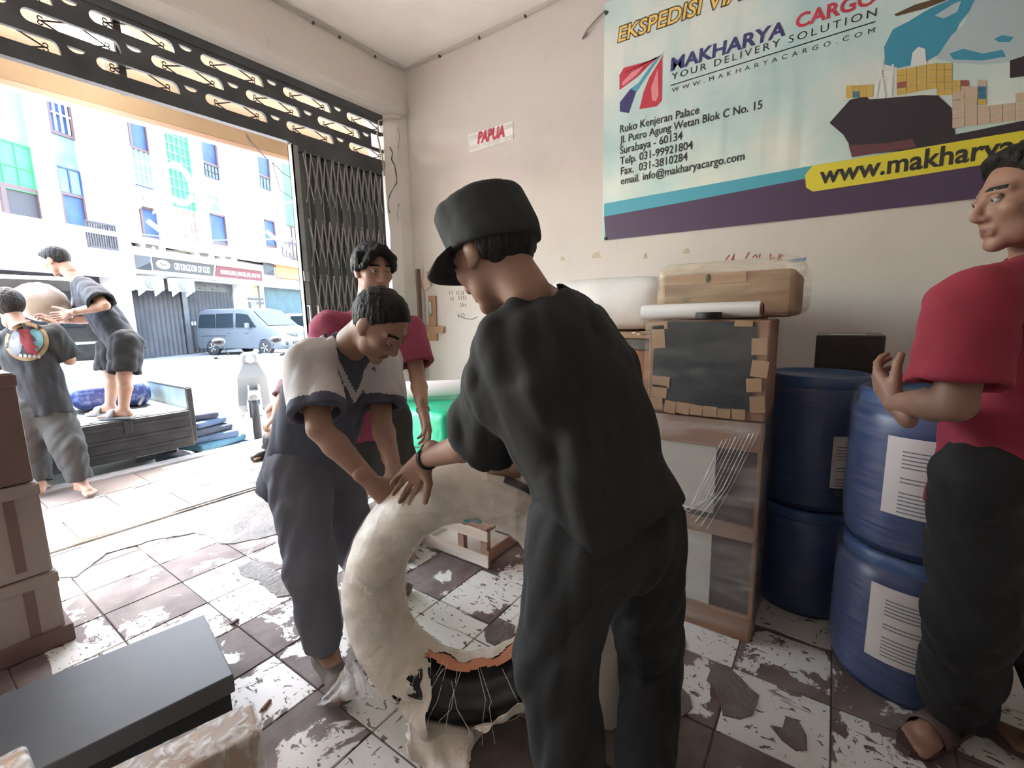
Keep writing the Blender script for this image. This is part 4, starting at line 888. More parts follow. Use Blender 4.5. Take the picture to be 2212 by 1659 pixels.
MB().rbox((-0.25, 1.16, 0.0), (0.082, 1.375, 0.395), 0.008).build('body', mat('orange tan cardboard', (0.52, 0.31, 0.16), 0.7, (0.62, 0.40, 0.23), 3), pb); MB().rbox((-0.252, 1.152, 0.004), (0.087, 1.381, 0.400), 0.012, seg=3).build('stretch_film', MATS['glossy film'], pb, smooth=True)
tag(MB().rbox((-0.022, -0.005, 0), (0.022, 0.005, 0.008), 0.002, rotz(0.4), tuple(flr(575, 1526)[:2])+(0.001,)).build('wood_chip', mat('red brown chip', (0.22, 0.06, 0.05), 0.7)), 'small red brown chip on the tiles beside the parcel', 'chip')
tag(MB().rbox((-0.018, -0.008, 0), (0.018, 0.008, 0.010), 0.002, rotz(0.2), tuple(flr(507, 1346)[:2])+(0.001,)).build('wood_chip', mat('dark chip', (0.10, 0.06, 0.07), 0.7)), 'small dark chip on the tiles behind the flat black box', 'chip')

# ================================================================== low wooden crate, green bundle
M_plank = mat('pale plank', (0.62, 0.50, 0.42), 0.8, (0.70, 0.60, 0.52), 6, stretch=(1, 0.2, 4)); M_plank2 = mat('brown plank', (0.34, 0.20, 0.14), 0.8, (0.26, 0.15, 0.11), 6)
ct = thing('wooden_crate', 'low wooden crate of pale boards and brown posts behind the tyre', 'crate', (1.95, 1.68, 0))
for x, y in ((1.70, 1.93), (1.70, 1.56), (1.70, 1.40), (2.02, 1.93), (2.02, 1.40)): MB().box((x, y-0.02, 0.0), (x+0.03, y+0.02, 0.22)).build('post', M_plank2, ct)
for z0, z1 in ((0.012, 0.075), (0.155, 0.205)): MB().box((1.69, 1.37, z0), (1.70, 1.96, z1)).build('board', M_plank, ct)
for z0 in (0.012, 0.14): MB().box((2.05, 1.37, z0), (2.06, 1.96, z0+0.07)).build('board', M_plank, ct)
for y in (1.375, 1.955): MB().box((1.70, y-0.005, 0.04), (2.05, y+0.005, 0.10)).build('board', M_plank2, ct)
for i in range(4): MB().box((1.705+0.085*i, 1.37, 0.205), (1.705+0.085*i+0.06, 1.96, 0.218)).build('slat', M_plank2, ct)
MB().box((1.72, 1.42, 0.0), (2.03, 1.92, 0.012)).build('floor_board', M_plank, ct)
cg = at(930, 930, 3.25)
gb = thing('green_bundle', 'bright green plastic bundle standing beside the magenta shirt man', 'bundle', (cg[0], cg[1], 0))
M_green = mat('green plastic', (0.01, 0.42, 0.20), 0.35, (0.015, 0.52, 0.28), 6, bump=0.5, bscale=9)
o = MB().rbox((cg[0]-0.26, cg[1]-0.42, 0.0), (cg[0]+0.40, cg[1]+0.24, 0.72), 0.07, seg=5).build('wrap', M_green, gb, smooth=True, sub=1); noisy(o, 0.012, 8, 5)
for k in range(4): MB().tube([(cg[0]-0.272, cg[1]-0.36, 0.50-0.045*k), (cg[0]-0.28, cg[1]-0.1, 0.46-0.045*k), (cg[0]-0.272, cg[1]+0.2, 0.52-0.045*k)], 0.006, 6).build('cord', mat('dark green cord', (0.01, 0.13, 0.07), 0.6), gb)
wr = thing('white_roll', 'white foam sheet roll lying on the green bundle by the wall', 'roll', (cg[0]+0.1, cg[1]-0.1, 0.67))
a0 = np.array([cg[0]-0.15, cg[1]+0.20, 0.79]); a1 = np.array([cg[0]+0.30, cg[1]-0.45, 0.80])
_, s1_, s2_ = frame(a1-a0); MB().lathe([(0.02, 0), (0.055, 0), (0.06, 0.01), (0.06, np.linalg.norm(a1-a0)-0.01), (0.055, np.linalg.norm(a1-a0)), (0.02, np.linalg.norm(a1-a0))], 20, a0, np.array([s1_, s2_, (a1-a0)/np.linalg.norm(a1-a0)]).T).build('sheet', mat('white foam sheet', (0.76, 0.70, 0.68), 0.6), wr, smooth=True)
ws = MB().rbox((cg[0]+0.0, cg[1]-0.60, 0.0), (cg[0]+0.52, cg[1]-0.53, 0.80), 0.03, seg=3).build('foam_board', mat('pinkish white board', (0.74, 0.68, 0.67), 0.6), None, smooth=False); tag(ws, 'pinkish white foam board leaning at the end of the green bundle', 'board')

# ================================================================== wrapped tyre
TB = at(1022, 1590, 1.47); TB[2] = 0.0
vdir = np.array([0.807, 0.571, 0]); vdir /= np.linalg.norm(vdir)
tilt = math.radians(11)
TU = vdir*math.sin(tilt)+np.array([0, 0, math.cos(tilt)])      # up in the ring's plane
TS = np.cross(vdir, [0, 0, 1]); TS /= np.linalg.norm(TS)         # to the right as one faces it
TN = np.cross(TU, TS)                                            # ring axis
if TN @ vdir > 0: TN = -TN                                       # TN looks back towards the room
TR, Tr, Ta = 0.312, 0.090, 0.120
TC = TB + TU*(TR+Tr+0.012) + np.array([0, 0, 0.02])
def tpt(th, ph, e=0.0, lob=0.0):
    """th: 0 = top, clockwise; ph: 0 = outer tread, pi = inner rim, pi/2 = side facing the room"""
    d = TU*math.cos(th)+TS*math.sin(th)
    return TC + d*(TR+(Tr+e)*math.cos(ph)) + TN*((Ta+e)*math.sin(ph))
def torus_part(name, m, parent, e=0.0, nth=96, nph=36, keep=None, jit=0.0, seed=0, shade=True, ribs=False):
    r = np.random.default_rng(seed); b = MB(); v = []
    for i in range(nth):
        for j in range(nph):
            th, ph = 2*math.pi*i/nth, 2*math.pi*j/nph
            ee = e + (0.006*math.sin(ph*9) if ribs else 0.0)
            if jit: ee += jit*(math.sin(th*7+2*math.sin(ph*2+seed))*0.5+math.sin(th*17+ph*3+seed)*0.35+math.sin(th*31-ph*5)*0.25)
            v.append(tpt(th, ph, ee))
    f = []
    for i in range(nth):
        for j in range(nph):
            th, ph = 2*math.pi*(i+0.5)/nth, 2*math.pi*(j+0.5)/nph
            if keep is None or keep(th, ph): f.append((i*nph+j, ((i+1) % nth)*nph+j, ((i+1) % nth)*nph+(j+1) % nph, i*nph+(j+1) % nph))
    b.add(v, f); return b.build(name, m, parent, smooth=shade)
ty = thing('tyre_parcel', 'large tyre wrapped in torn white sack and film held by two men', 'tyre', TB)
M_rub = mat('tyre rubber', (0.018, 0.018, 0.020), 0.5, (0.028, 0.028, 0.03), 20)
torus_part('tyre', M_rub, ty, -0.012, ribs=True, nph=60)
M_sack = mat('woven sack', (0.74, 0.65, 0.55), 0.6, (0.82, 0.74, 0.65), 9, bump=0.35, bscale=45)
def torn(th, ph):
    a = (th+math.pi) % (2*math.pi) - math.pi     # -pi..pi, +-pi = bottom
    bt = math.pi-abs(a); 
    side = 1 if a > 0 else -1
    lim = (0.62 if side < 0 else 0.75) + 0.06*math.sin(ph*7)+0.04*math.sin(ph*17)
    in_ph = 0.78 < ph < 3.0+0.1*math.sin(th*13)
    return bt < lim and in_ph
torus_part('sack', M_sack, ty, 0.004, nth=320, nph=110, keep=lambda th, ph: not torn(th, ph), jit=0.004, seed=2)
torus_part('orange_lining', mat('orange sack lining', (0.70, 0.28, 0.16), 0.7), ty, 0.002, nth=320, nph=110, keep=lambda th, ph: torn(th, ph) and ph > 2.66+0.06*math.sin(th*9))
def front(th): return (th+math.pi) % (2*math.pi) - math.pi
torus_part('stretch_film', film_mat('tyre film', dens=0.13, streak=(7, 2, 7), scale=2.0, rough=0.1), ty, 0.010, keep=lambda th, ph: abs(front(th)) < 2.1, jit=0.004, seed=5)
M_wh = mat('white sack patch', (0.70, 0.66, 0.61), 0.5)
torus_part('label', C_ink, ty, 0.0085, keep=lambda th, ph: 0.30 < front(th) < 0.72 and 0.25 < ph < 0.95, nth=140, nph=48)
torus_part('label_print', M_wh, ty, 0.0092, keep=lambda th, ph: 0.36 < front(th) < 0.5 and 0.34 < ph < 0.62, nth=140, nph=48)
torus_part('red_patch', C_red, ty, 0.0085, keep=lambda th, ph: 0.88 < front(th) < 1.02 and 0.55 < ph < 1.1, nth=140, nph=48)
torus_part('logo', C_teal, ty, 0.0088, keep=lambda th, ph: -0.05 < front(th) < 0.20 and 2.35 < ph < 2.75 and not (0.02 < front(th) < 0.13 and 2.45 < ph < 2.62), nth=160, nph=64)
# torn flaps of the sack
def flap(P, name='torn_flap', m=M_sack, n=14, amp=0.012, seed=0, th=0.0012):
    """P: 4 corner points a,b (root), c,d (free end)"""
    a, b_, c, d = [np.array(p, float) for p in P]; r = np.random.default_rng(seed); v = []
    nn_ = np.cross(b_-a, d-a); nn_ /= np.linalg.norm(nn_)
    for i in range(n+1):
        for j in range(n+1):
            s, t = i/n, j/n; p = (a*(1-s)+b_*s)*(1-t)+(d*(1-s)+c*s)*t
            p = p + nn_*amp*(math.sin(5*s+4*t+seed)+0.5*math.sin(11*s-6*t+seed*2))*t
            if j == n: p = p + (d-a)*r.uniform(-0.12, 0.06)
            if i in (0, n): p = p + (b_-a)*r.uniform(-0.03, 0.03)
            v.append(p)
    f = [(i*(n+1)+j, (i+1)*(n+1)+j, (i+1)*(n+1)+j+1, i*(n+1)+j+1) for i in range(n) for j in range(n)]
    o = MB().add(v, f).build(name, m, ty, smooth=True); q = o.modifiers.new('thick', 'SOLIDIFY'); q.thickness = th; return o
flap([tpt(math.pi+0.62, 2.6, 0.01), tpt(math.pi+0.62, 1.0, 0.01), tpt(math.pi+0.30, 0.9, 0.03)+TN*0.05, tpt(math.pi+0.42, 2.0, 0.0)+TN*0.02], seed=1)
flap([tpt(math.pi+0.50, 0.75, 0.012), tpt(math.pi-0.05, 0.75, 0.012), tpt(math.pi+0.0, 0.6, 0.02)+TN*0.16-TU*0.01, tpt(math.pi+0.42, 0.6, 0.02)+TN*0.13-TU*0.005], seed=2)
flap([tpt(math.pi-0.02, 0.78, 0.012), tpt(math.pi-0.62, 0.78, 0.012), tpt(math.pi-0.50, 1.5, 0.02)+TN*0.02, tpt(math.pi-0.10, 1.35, 0.02)+TN*0.02], seed=3)
b = MB()
for k in range(14):
    r = np.random.default_rng(40+k); t0 = math.pi+r.uniform(-0.6, 0.65); 
    p0 = tpt(t0, r.uniform(2.3, 2.9), 0.01); p3 = tpt(t0+r.uniform(-.25, .25), r.uniform(0.5, 0.9), 0.02)+TN*r.uniform(0, 0.08)
    p1 = p0*0.65+p3*0.35+TN*0.05*r.random()+r.normal(size=3)*0.02; p2 = p0*0.3+p3*0.7+TN*0.05*r.random()+r.normal(size=3)*0.02
    b.tube([p0, p1, p2, p3], 0.0009, 4)
for k in range(60):                                   # frayed rim threads
    r = np.random.default_rng(140+k); sd_ = 1 if k % 2 else -1; ph = r.uniform(0.8, 2.7); th = math.pi+sd_*(0.64 if sd_ > 0 else 0.74)+r.uniform(-.03, .03)
    p0 = tpt(th, ph, 0.008); b.tube([p0, p0-np.array([0, 0, 0.012])+TN*0.01+r.normal(size=3)*0.006], 0.0007, 4)
o = b.build('loose_threads', mat('sack thread', (0.70, 0.64, 0.56), 0.6), ty); o['kind'] = 'stuff'
# loose film tail trailing to the floor at the left
flap([tpt(-1.95, 0.9, 0.02), tpt(-2.35, 0.9, 0.02), np.append(flr(675, 1535)[:2], 0.006), np.append(flr(720, 1500)[:2], 0.03)], 'film_tail', M_filmd, amp=0.02, seed=6, th=0.0006)
# roll standing slanted between the capped man's legs
rb0 = np.append(flr(1290, 1560)[:2], 0.02); rt0 = at(1352, 1300, 1.50)
rl = thing('film_roll', 'white film roll standing slanted against the wrapped tyre', 'film roll', rb0)
dL = np.linalg.norm(rt0-rb0); _, s1_, s2_ = frame(rt0-rb0); RR = np.array([s1_, s2_, (rt0-rb0)/dL]).T
MB().lathe([(0.030, 0), (0.062, 0), (0.066, 0.006), (0.066, dL-0.006), (0.062, dL), (0.034, dL)], 28, rb0, RR, cap=False).build('film', mat('cream film roll', (0.60, 0.53, 0.46), 0.35, (0.66, 0.60, 0.53), 5), rl, smooth=True); MB().lathe([(0.030, -0.002), (0.035, -0.002), (0.035, dL+0.004), (0.030, dL+0.004)], 24, rb0, RR, cap=False).build('core', M_paper, rl, smooth=True)

# ================================================================== people: bodies grown as one smooth implicit surface
def nrm(v): v = np.array(v, float); return v/np.linalg.norm(v)
class Field:
    def __init__(s, lo, hi, res):
        s.lo = np.array(lo, float); s.res = res; s.n = np.ceil((np.array(hi)-s.lo)/res).astype(int)+1
        s.ax = [s.lo[i]+res*np.arange(s.n[i]) for i in range(3)]; s.f = np.full(s.n, 1.0, dtype=np.float32)
    def block(s, lo, hi):
        i0 = np.clip(np.floor((np.array(lo)-s.lo)/s.res).astype(int), 0, s.n-1); i1 = np.clip(np.ceil((np.array(hi)-s.lo)/s.res).astype(int)+1, 1, s.n)
        if np.any(i1 <= i0): return None, None
        sl = tuple(slice(a, b) for a, b in zip(i0, i1)); g = np.meshgrid(*[s.ax[i][sl[i]] for i in range(3)], indexing='ij')
        return sl, np.stack(g, -1)
    def smin(s, sl, d, k):
        a = s.f[sl]; h = np.clip(0.5+0.5*(a-d)/k, 0, 1); s.f[sl] = (a*(1-h)+d*h-k*h*(1-h)).astype(np.float32)
    def smax(s, sl, d, k=0.004):
        a = s.f[sl]; h = np.clip(0.5-0.5*(a-d)/k, 0, 1); s.f[sl] = (a*(1-h)+d*h+k*h*(1-h)).astype(np.float32)
    def cone(s, a, ra, b, rb, k=0.02, w=None, fl=1.0, cut=None, mode='add'):
        a = np.array(a, float); b = np.array(b, float); R = max(ra, rb)*max(1, fl)+k*1.5+0.02
        sl, p = s.block(np.minimum(a, b)-R, np.maximum(a, b)+R)
        if sl is None: return
        d = cone_d(p, a, ra, b, rb, w, fl)
        if cut is not None:
            for c, n in cut: d = np.maximum(d, (p-np.array(c)) @ np.array(n))
        if mode == 'add': s.smin(sl, d, k)
        else: s.smax(sl, -d, k)
    def ell(s, c, r, R=None, k=0.015, mode='add', cut=None):
        c = np.array(c, float); m = max(r)+k+0.02; sl, p = s.block(c-m, c+m)
        if sl is None: return
        q = p-c
        if R is not None: q = q @ np.array(R)          # columns of R are the local axes
        q = q/np.array(r); k0 = np.linalg.norm(q, axis=-1); k1 = np.linalg.norm(q/np.array(r), axis=-1)+1e-9
        d = k0*(k0-1)/k1
        if cut is not None:
            for cc, n in cut: d = np.maximum(d, (p-np.array(cc)) @ np.array(n))
        if mode == 'add': s.smin(sl, d, k)
        else: s.smax(sl, -d, k)
    def plane(s, c, n, k=0.004):
        sl, p = s.block(s.lo, s.lo+s.res*s.n); s.smax(sl, (p-np.array(c)) @ np.array(n), k)
    def wrinkle(s, amp, sc, seed, stretch=(1, 1, 1)):
        m = np.abs(s.f) < 0.04; idx = np.argwhere(m); p = s.lo+idx*s.res
        p = p*np.array(stretch)*sc; q = p+0.6*wobble(p*0.35, seed+9); r = np.random.default_rng(seed); o = np.zeros(len(p))
        for i in range(5):
            d = r.normal(size=3); d /= np.linalg.norm(d); o += (1-np.abs(np.sin(q @ d*(1+0.5*i)+r.uniform(0, 6)))*2)/(1+0.4*i)
        s.f[m] += (amp*o/3).astype(np.float32)
    def mesh(s):
        f = s.f; ins = f < 0; nx, ny, nz = f.shape
        cnt = np.zeros((nx-1, ny-1, nz-1), np.int8)
        for dx in (0, 1):
            for dy in (0, 1):
                for dz in (0, 1): cnt += ins[dx:nx-1+dx, dy:ny-1+dy, dz:nz-1+dz]
        act = (cnt > 0) & (cnt < 8); idx = np.argwhere(act); ids = np.full(act.shape, -1, np.int64); ids[act] = np.arange(len(idx))
        acc = np.zeros((len(idx), 3)); num = np.zeros(len(idx))
        C = [(0, 0, 0), (1, 0, 0), (0, 1, 0), (1, 1, 0), (0, 0, 1), (1, 0, 1), (0, 1, 1), (1, 1, 1)]
        for a in range(8):
            for b in range(a+1, 8):
                ca, cb = np.array(C[a]), np.array(C[b])
                if np.abs(ca-cb).sum() != 1: continue
                va = f[tuple((idx+ca).T)]; vb = f[tuple((idx+cb).T)]; m = (va < 0) != (vb < 0)
                t = va[m]/(va[m]-vb[m]); acc[m] += ca+(cb-ca)*t[:, None]; num[m] += 1
        v = s.lo+s.res*(idx+acc/num[:, None]); quads = []
        for ax in range(3):
            sh = [slice(1, None)]*3; sh[ax] = slice(0, None)
            A = ins[tuple(slice(0, f.shape[i]-1) if i == ax else slice(1, f.shape[i]-1) for i in range(3))]
            B = ins[tuple(slice(1, f.shape[i]) if i == ax else slice(1, f.shape[i]-1) for i in range(3))]
            e = np.argwhere(A != B)
            if not len(e): continue
            flip = A[tuple(e.T)]
            for i in range(3):
                if i != ax: e[:, i] += 1
            u, w_ = [(1, 2), (2, 0), (0, 1)][ax]; U = np.zeros(3, int); U[u] = 1; W = np.zeros(3, int); W[w_] = 1
            q = np.stack([ids[tuple((e-U-W).T)], ids[tuple((e-W).T)], ids[tuple(e.T)], ids[tuple((e-U).T)]], 1)
            q[~flip] = q[~flip][:, ::-1]; quads.append(q)
        q = np.concatenate(quads) if quads else np.zeros((0, 4), int)
        return v, q[(q >= 0).all(1)]
def cone_d(p, a, ra, b, rb, w=None, fl=1.0):
    ab = b-a; L = ab @ ab+1e-12; t = np.clip(((p-a) @ ab)/L, 0, 1); q = p-a-t[..., None]*ab
    if w is not None: q = q-np.multiply.outer(q @ w, w)*(1-1/fl)
    return np.linalg.norm(q, axis=-1)-(ra+(rb-ra)*t)
def np_mesh(name, v, q, mats, parent, mi=None, smooth=True):
    me = bpy.data.meshes.new(name); me.from_pydata(v.tolist(), [], q.tolist()); me.update()
    return link(name, me, mats, parent, smooth, mi)
def head_field(c, fw, up, res=0.0042, nose=1.0):
    fw = nrm(fw); rt = nrm(np.cross(fw, up)); up = np.cross(rt, fw); R = np.array([rt, fw, up]).T
    def L(x, y, z): return c+R @ np.array([x, y, z])
    F = Field(c-0.17, c+0.17, res)
    F.ell(L(0, -0.012, 0.030), (0.075, 0.094, 0.088), R); F.ell(L(0, 0.022, -0.018), (0.064, 0.068, 0.080), R, k=0.02)
    F.cone(L(-0.030, 0.030, -0.062), 0.030, L(0.030, 0.030, -0.062), 0.030, 0.02); F.ell(L(0, 0.066, -0.090), (0.024, 0.020, 0.018), R, k=0.02)
    for s in (-1, 1):
        F.ell(L(s*0.042, 0.058, -0.012), (0.022, 0.022, 0.020), R, k=0.02)                    # cheek
        F.cone(L(s*0.014, 0.082, 0.030), 0.010, L(s*0.046, 0.066, 0.030), 0.009, 0.012)        # brow
        F.ell(L(s*0.031, 0.092, 0.010), (0.016, 0.014, 0.010), R, 0.008, 'sub')                # eye socket
        F.ell(L(s*0.076, -0.008, 0.002), (0.010, 0.020, 0.032), R, k=0.006); F.ell(L(s*0.074, 0.006, -0.020), (0.008, 0.010, 0.012), R, k=0.006)
        F.ell(L(s*0.013, 0.090, -0.028), (0.009, 0.010, 0.008), R, k=0.008)                    # nostril wing
    F.cone(L(0, 0.084, 0.022), 0.008, L(0, 0.103, -0.020), 0.011, 0.010); F.ell(L(0, 0.098, -0.026), (0.011, 0.012, 0.009), R, k=0.008)
    F.cone(L(-0.018, 0.079, -0.053), 0.006, L(0.018, 0.079, -0.053), 0.006, 0.008); F.cone(L(0, 0.088, -0.0515), 0.006, L(0, 0.088, -0.0515), 0.006, 0.010); F.cone(L(-0.014, 0.079, -0.065), 0.0065, L(0.014, 0.079, -0.065), 0.0065, 0.008)
    F.cone(L(0, -0.030, -0.045), 0.052, L(0, -0.045, -0.120), 0.052, 0.025)
    return F, L, R
def hand_field(w, d, pn, sd, curl=(0.5, 0.6, 0.4), spread=0.10, thumb=(0.6, 0.7, 0.35), sc=1.0, res=0.0032):
    """w wrist, d along the hand, pn where the palm looks, sd towards the thumb"""
    d = nrm(d); sd = nrm(np.array(sd)-d*(np.array(sd) @ d)); pn0 = nrm(np.cross(d, sd)); pn = pn0 if pn0 @ np.array(pn) > 0 else -pn0
    F = Field(w-0.21*sc, w+0.21*sc, res)
    kn = []
    for i, (o, ln, le) in enumerate(((0.030, 0.092, 0.072), (0.010, 0.096, 0.080), (-0.010, 0.091, 0.074), (-0.028, 0.083, 0.058))):
        base = w+(d*0.012+sd*o*0.55)*sc; k_ = w+(d*ln+sd*o)*sc; F.cone(base, 0.017*sc, k_, 0.0125*sc, 0.012); kn.append((k_, le, o))
    F.cone(w-d*0.05, 0.027*sc, w+d*0.02, 0.024*sc, 0.015, w=pn, fl=0.75)
    for i, (k_, le, o) in enumerate(kn):
        dd = nrm(d+sd*(o/0.03)*spread); p = k_; a = 0.0; r = (0.0098 if i < 3 else 0.0085)*sc
        for q, fr in enumerate((0.46, 0.30, 0.24)):
            a += curl[q]*(1+0.12*i); e = p+(dd*math.cos(a)+pn*math.sin(a))*le*fr*sc; F.cone(p, r, e, r*0.9, 0.004); p = e; r *= 0.9
    t0 = w+(d*0.022+sd*0.026+pn*0.006)*sc; td = nrm(sd*thumb[0]+d*thumb[1]+pn*thumb[2]); t1 = t0+td*0.042*sc; td2 = nrm(td+d*0.35+pn*0.25); t2 = t1+td2*0.030*sc; t3 = t2+nrm(td2+pn*0.25)*0.024*sc
    F.cone(w+d*0.01*sc, 0.018*sc, t1, 0.0125*sc, 0.012); F.cone(t1, 0.0115*sc, t2, 0.0105*sc, 0.004); F.cone(t2, 0.0105*sc, t3, 0.0085*sc, 0.004)
    return F
M_eye = mat('eye white', (0.42, 0.38, 0.35), 0.3); M_iris = mat('dark iris', (0.03, 0.018, 0.012), 0.2)
def skin_mat(n, c): return mat(n, c, 0.55, [x*0.86 for x in c], 8)
def cloth_mat(n, c, c2=None, rough=0.85): return mat(n, c, rough, c2 or [x*0.8 for x in c], 5, bump=0.08, bscale=180)
M_hair = mat('black hair', (0.010, 0.008, 0.0075), 0.6, (0.018, 0.015, 0.013), 60, bump=0.6, bscale=90, stretch=(1, 1, 0.3), spec=0.25)
def person(label, J, skin, shirt, trousers, hair='short', shirt_kw={}, trouser_kw={}, hands={}, feet='bare', foot_mat=None, head_fw=None, head_up=(0, 0, 1), front=(0, 1, 0), res=0.0075, face=True, group=None):
    """J: joint positions. One skin mesh (head, trunk, limbs, fingers) + clothing and hair as parts."""
    J = {k: np.array(v, float) for k, v in J.items()}
    base = J['la']*0.5+J['ra']*0.5
    t = thing('person', label, 'person', (base[0], base[1], min(J['la'][2], J['ra'][2])-0.08), group=group)
    fr = nrm(front); allp = np.array(list(J.values())); lo, hi = allp.min(0)-0.16, allp.max(0)+0.16
    side = nrm(J['rs']-J['ls']); ax = nrm(J['nb']-J['pe']); depthd = nrm(np.cross(side, ax))
    V, Q = [], []
    def grab(F):
        v, q = F.mesh(); o = sum(len(x) for x in V); V.append(v); Q.append(q+o)
    ch = J['pe']*0.35+J['nb']*0.65; wa = J['pe']*0.7+J['nb']*0.3
    B = Field(lo, hi, res)
    B.cone(J['pe'], 0.115, wa, 0.105, 0.03, depthd, 0.72); B.cone(wa, 0.105, ch, 0.125, 0.03, depthd, 0.72); B.cone(ch, 0.125, J['nb']-ax*0.06, 0.10, 0.03, depthd, 0.7)
    B.cone(J['ls']-ax*0.01, 0.048, J['nb'], 0.045, 0.03); B.cone(J['rs']-ax*0.01, 0.048, J['nb'], 0.045, 0.03)
    B.cone(J['nb']-ax*0.03, 0.056, J['hd']+(J['nb']-J['hd'])*0.35, 0.050, 0.02)
    for a in 'lr':
        s, e, w_, h, k, an = J[a+'s'], J[a+'e'], J[a+'w'], J[a+'h'], J[a+'k'], J[a+'a']
        B.cone(s, 0.050, e, 0.038, 0.02); m_ = e+(w_-e)*0.3; B.cone(e, 0.037, m_, 0.039, 0.012); B.cone(m_, 0.039, w_, 0.026, 0.012)
        B.cone(h, 0.085, k, 0.052, 0.03); m_ = k+(an-k)*0.35-fr*0.012; B.cone(k, 0.050, m_, 0.052, 0.02); B.cone(m_, 0.052, an, 0.036, 0.02)
        to = J[a+'t']; fd = nrm((to-an)*np.array([1, 1, 0])); up_ = np.array([0, 0, 1.0])
        heel = an-fd*0.035; heel[2] = an[2]-0.045; ball = an+fd*0.12; ball[2] = an[2]-0.052
        sdv = np.cross(fd, up_)
        B.cone(an, 0.036, heel, 0.030, 0.02); B.cone(an+fd*0.02-up_*0.01, 0.034, ball, 0.026, 0.02); B.cone(heel-up_*0.002, 0.026, ball, 0.026, 0.02, up_, 0.9)
        for i in range(5):
            o_ = (i-2)*0.0155*(1 if a == 'l' else -1); B.cone(ball+sdv*o_-up_*0.006, 0.014, ball+fd*(0.075-0.012*abs(i-(0.5)))+sdv*o_*1.1-up_*0.012, 0.0105 if i else 0.0135, 0.004)
        B.plane(np.array([0, 0, an[2]-0.080]), np.array([0, 0, -1.0])) if False else None
    grab(B)
    HF, L, HR = head_field(J['hd'], head_fw if head_fw is not None else front, head_up); grab(HF)
    for a in 'lr':
        if a in hands and hands[a] is not None:
            hd = hands[a]; grab(hand_field(J[a+'w'], **hd))
    v = np.concatenate(V); q = np.concatenate(Q)
    # lips and brows tinted by where they are on the face
    lc = (v-J['hd']) @ HR; fcq = lc[q].mean(1); mi = np.zeros(len(q), np.int32)
    mi[(np.abs(fcq[:, 0]) < 0.022) & (fcq[:, 1] > 0.0765) & (fcq[:, 2] > -0.070) & (fcq[:, 2] < -0.0485)] = 1
    mi[(np.abs(np.abs(fcq[:, 0])-0.032) < 0.019) & (fcq[:, 1] > 0.064) & (np.abs(fcq[:, 2]-0.036+0.1*np.abs(np.abs(fcq[:, 0])-0.03)) < 0.0042)] = 2
    lip = skin_mat(skin.name+' lips', tuple(np.array(skin['c'])*np.array([0.72, 0.5, 0.5])) if False else (0.20, 0.085, 0.065))
    np_mesh('body', v, q, [skin, lip, M_hair], t, mi)
    if face:
        for s in (-1, 1):
            e = MB().ell(L(s*0.031, 0.0795, 0.011), (0.0115, 0.0115, 0.0095), HR, 12, 8).build('eye', M_eye, t, smooth=True)
            MB().ell(L(s*0.031, 0.0868, 0.0105), (0.0055, 0.005, 0.0055), HR, 10, 6).build('iris', M_iris, e, smooth=True)
            MB().ell(L(s*0.031, 0.0803, 0.0155), (0.0140, 0.0118, 0.0085), HR, 12, 8).build('eyelid', skin, e, smooth=True)
    # ---- hair
    H = Field(J['hd']-0.18, J['hd']+0.18, 0.0045)
    hp = {'short': [(-0.78, 0.62, 0.004)], 'cropped': [(-0.78, 0.62, 0.004)], 'long': [(-0.62, 0.78, -0.022)], 'fringe': [(-0.60, 0.80, 0.018)]}[hair]
    th_ = {'short': 0.012, 'cropped': 0.006, 'long': 0.020, 'fringe': 0.017}[hair]
    H.ell(L(0, -0.014, 0.032), (0.077+th_*0.8, 0.096+th_, 0.090+th_), HR)
    if hair in ('short', 'long', 'fringe'): H.ell(L(0, 0.035, 0.085), (0.060, 0.055, 0.038), HR, 0.02)
    for ny_, nz_, c_ in hp: 
        n_ = HR @ nrm((0, -ny_, -nz_)) ; H.plane(L(0, 0, 0)+(-n_)*c_, n_)
    H.ell(L(0, 0.085, -0.005), (0.060, 0.075, 0.085), HR, 0.006, 'sub')
    if hair != 'long':
        for s in (-1, 1): H.ell(L(s*0.085, 0.0, -0.005), (0.022, 0.030, 0.036), HR, 0.006, 'sub')
    if hair == 'fringe':
        for s in (-1, 1):
            H.cone(L(s*0.012, 0.080, 0.108), 0.020, L(s*0.052, 0.082, 0.070), 0.019, 0.012); H.cone(L(s*0.052, 0.082, 0.070), 0.019, L(s*0.076, 0.058, 0.025), 0.014, 0.012); H.cone(L(s*0.078, 0.03, 0.07), 0.022, L(s*0.084, 0.02, 0.012), 0.014, 0.012)
    H.wrinkle(0.0035, 95, 3)
    hv, hq = H.mesh(); np_mesh('hair', hv, hq, M_hair, t)
    # ---- shirt
    kw = dict(r=1.0, hem=0.02, sleeve=0.75, sr=(0.078, 0.085), col=None, seed=1, amp=0.006, drop=0.0, neck=0.075, hemn=None, hemc=None, belly=0.0, res=0.008); kw.update(shirt_kw)
    S = Field(lo-0.04, hi+0.04, kw['res']); r_ = kw['r']
    pe2 = J['pe']-ax*(0.10+kw['drop'])
    S.cone(pe2, 0.158*r_, wa, 0.150*r_, 0.04, depthd, 0.80); S.cone(wa, 0.150*r_, ch, 0.158*r_, 0.04, depthd, 0.80); S.cone(ch, 0.158*r_, J['nb']-ax*0.07, 0.118, 0.03, depthd, 0.76)
    if kw['belly']: S.cone(wa+depthd*kw['belly'], 0.11, pe2+depthd*kw['belly'], 0.11, 0.04)
    S.plane(J['pe']-ax*kw['hem'] if kw['hemc'] is None else kw['hemc'], -ax if kw['hemn'] is None else nrm(kw['hemn']), 0.006)
    for a in 'lr': S.cone(J[a+'s']-ax*0.012, 0.066, J['nb']-ax*0.015, 0.062, 0.03)
    cuffs = []
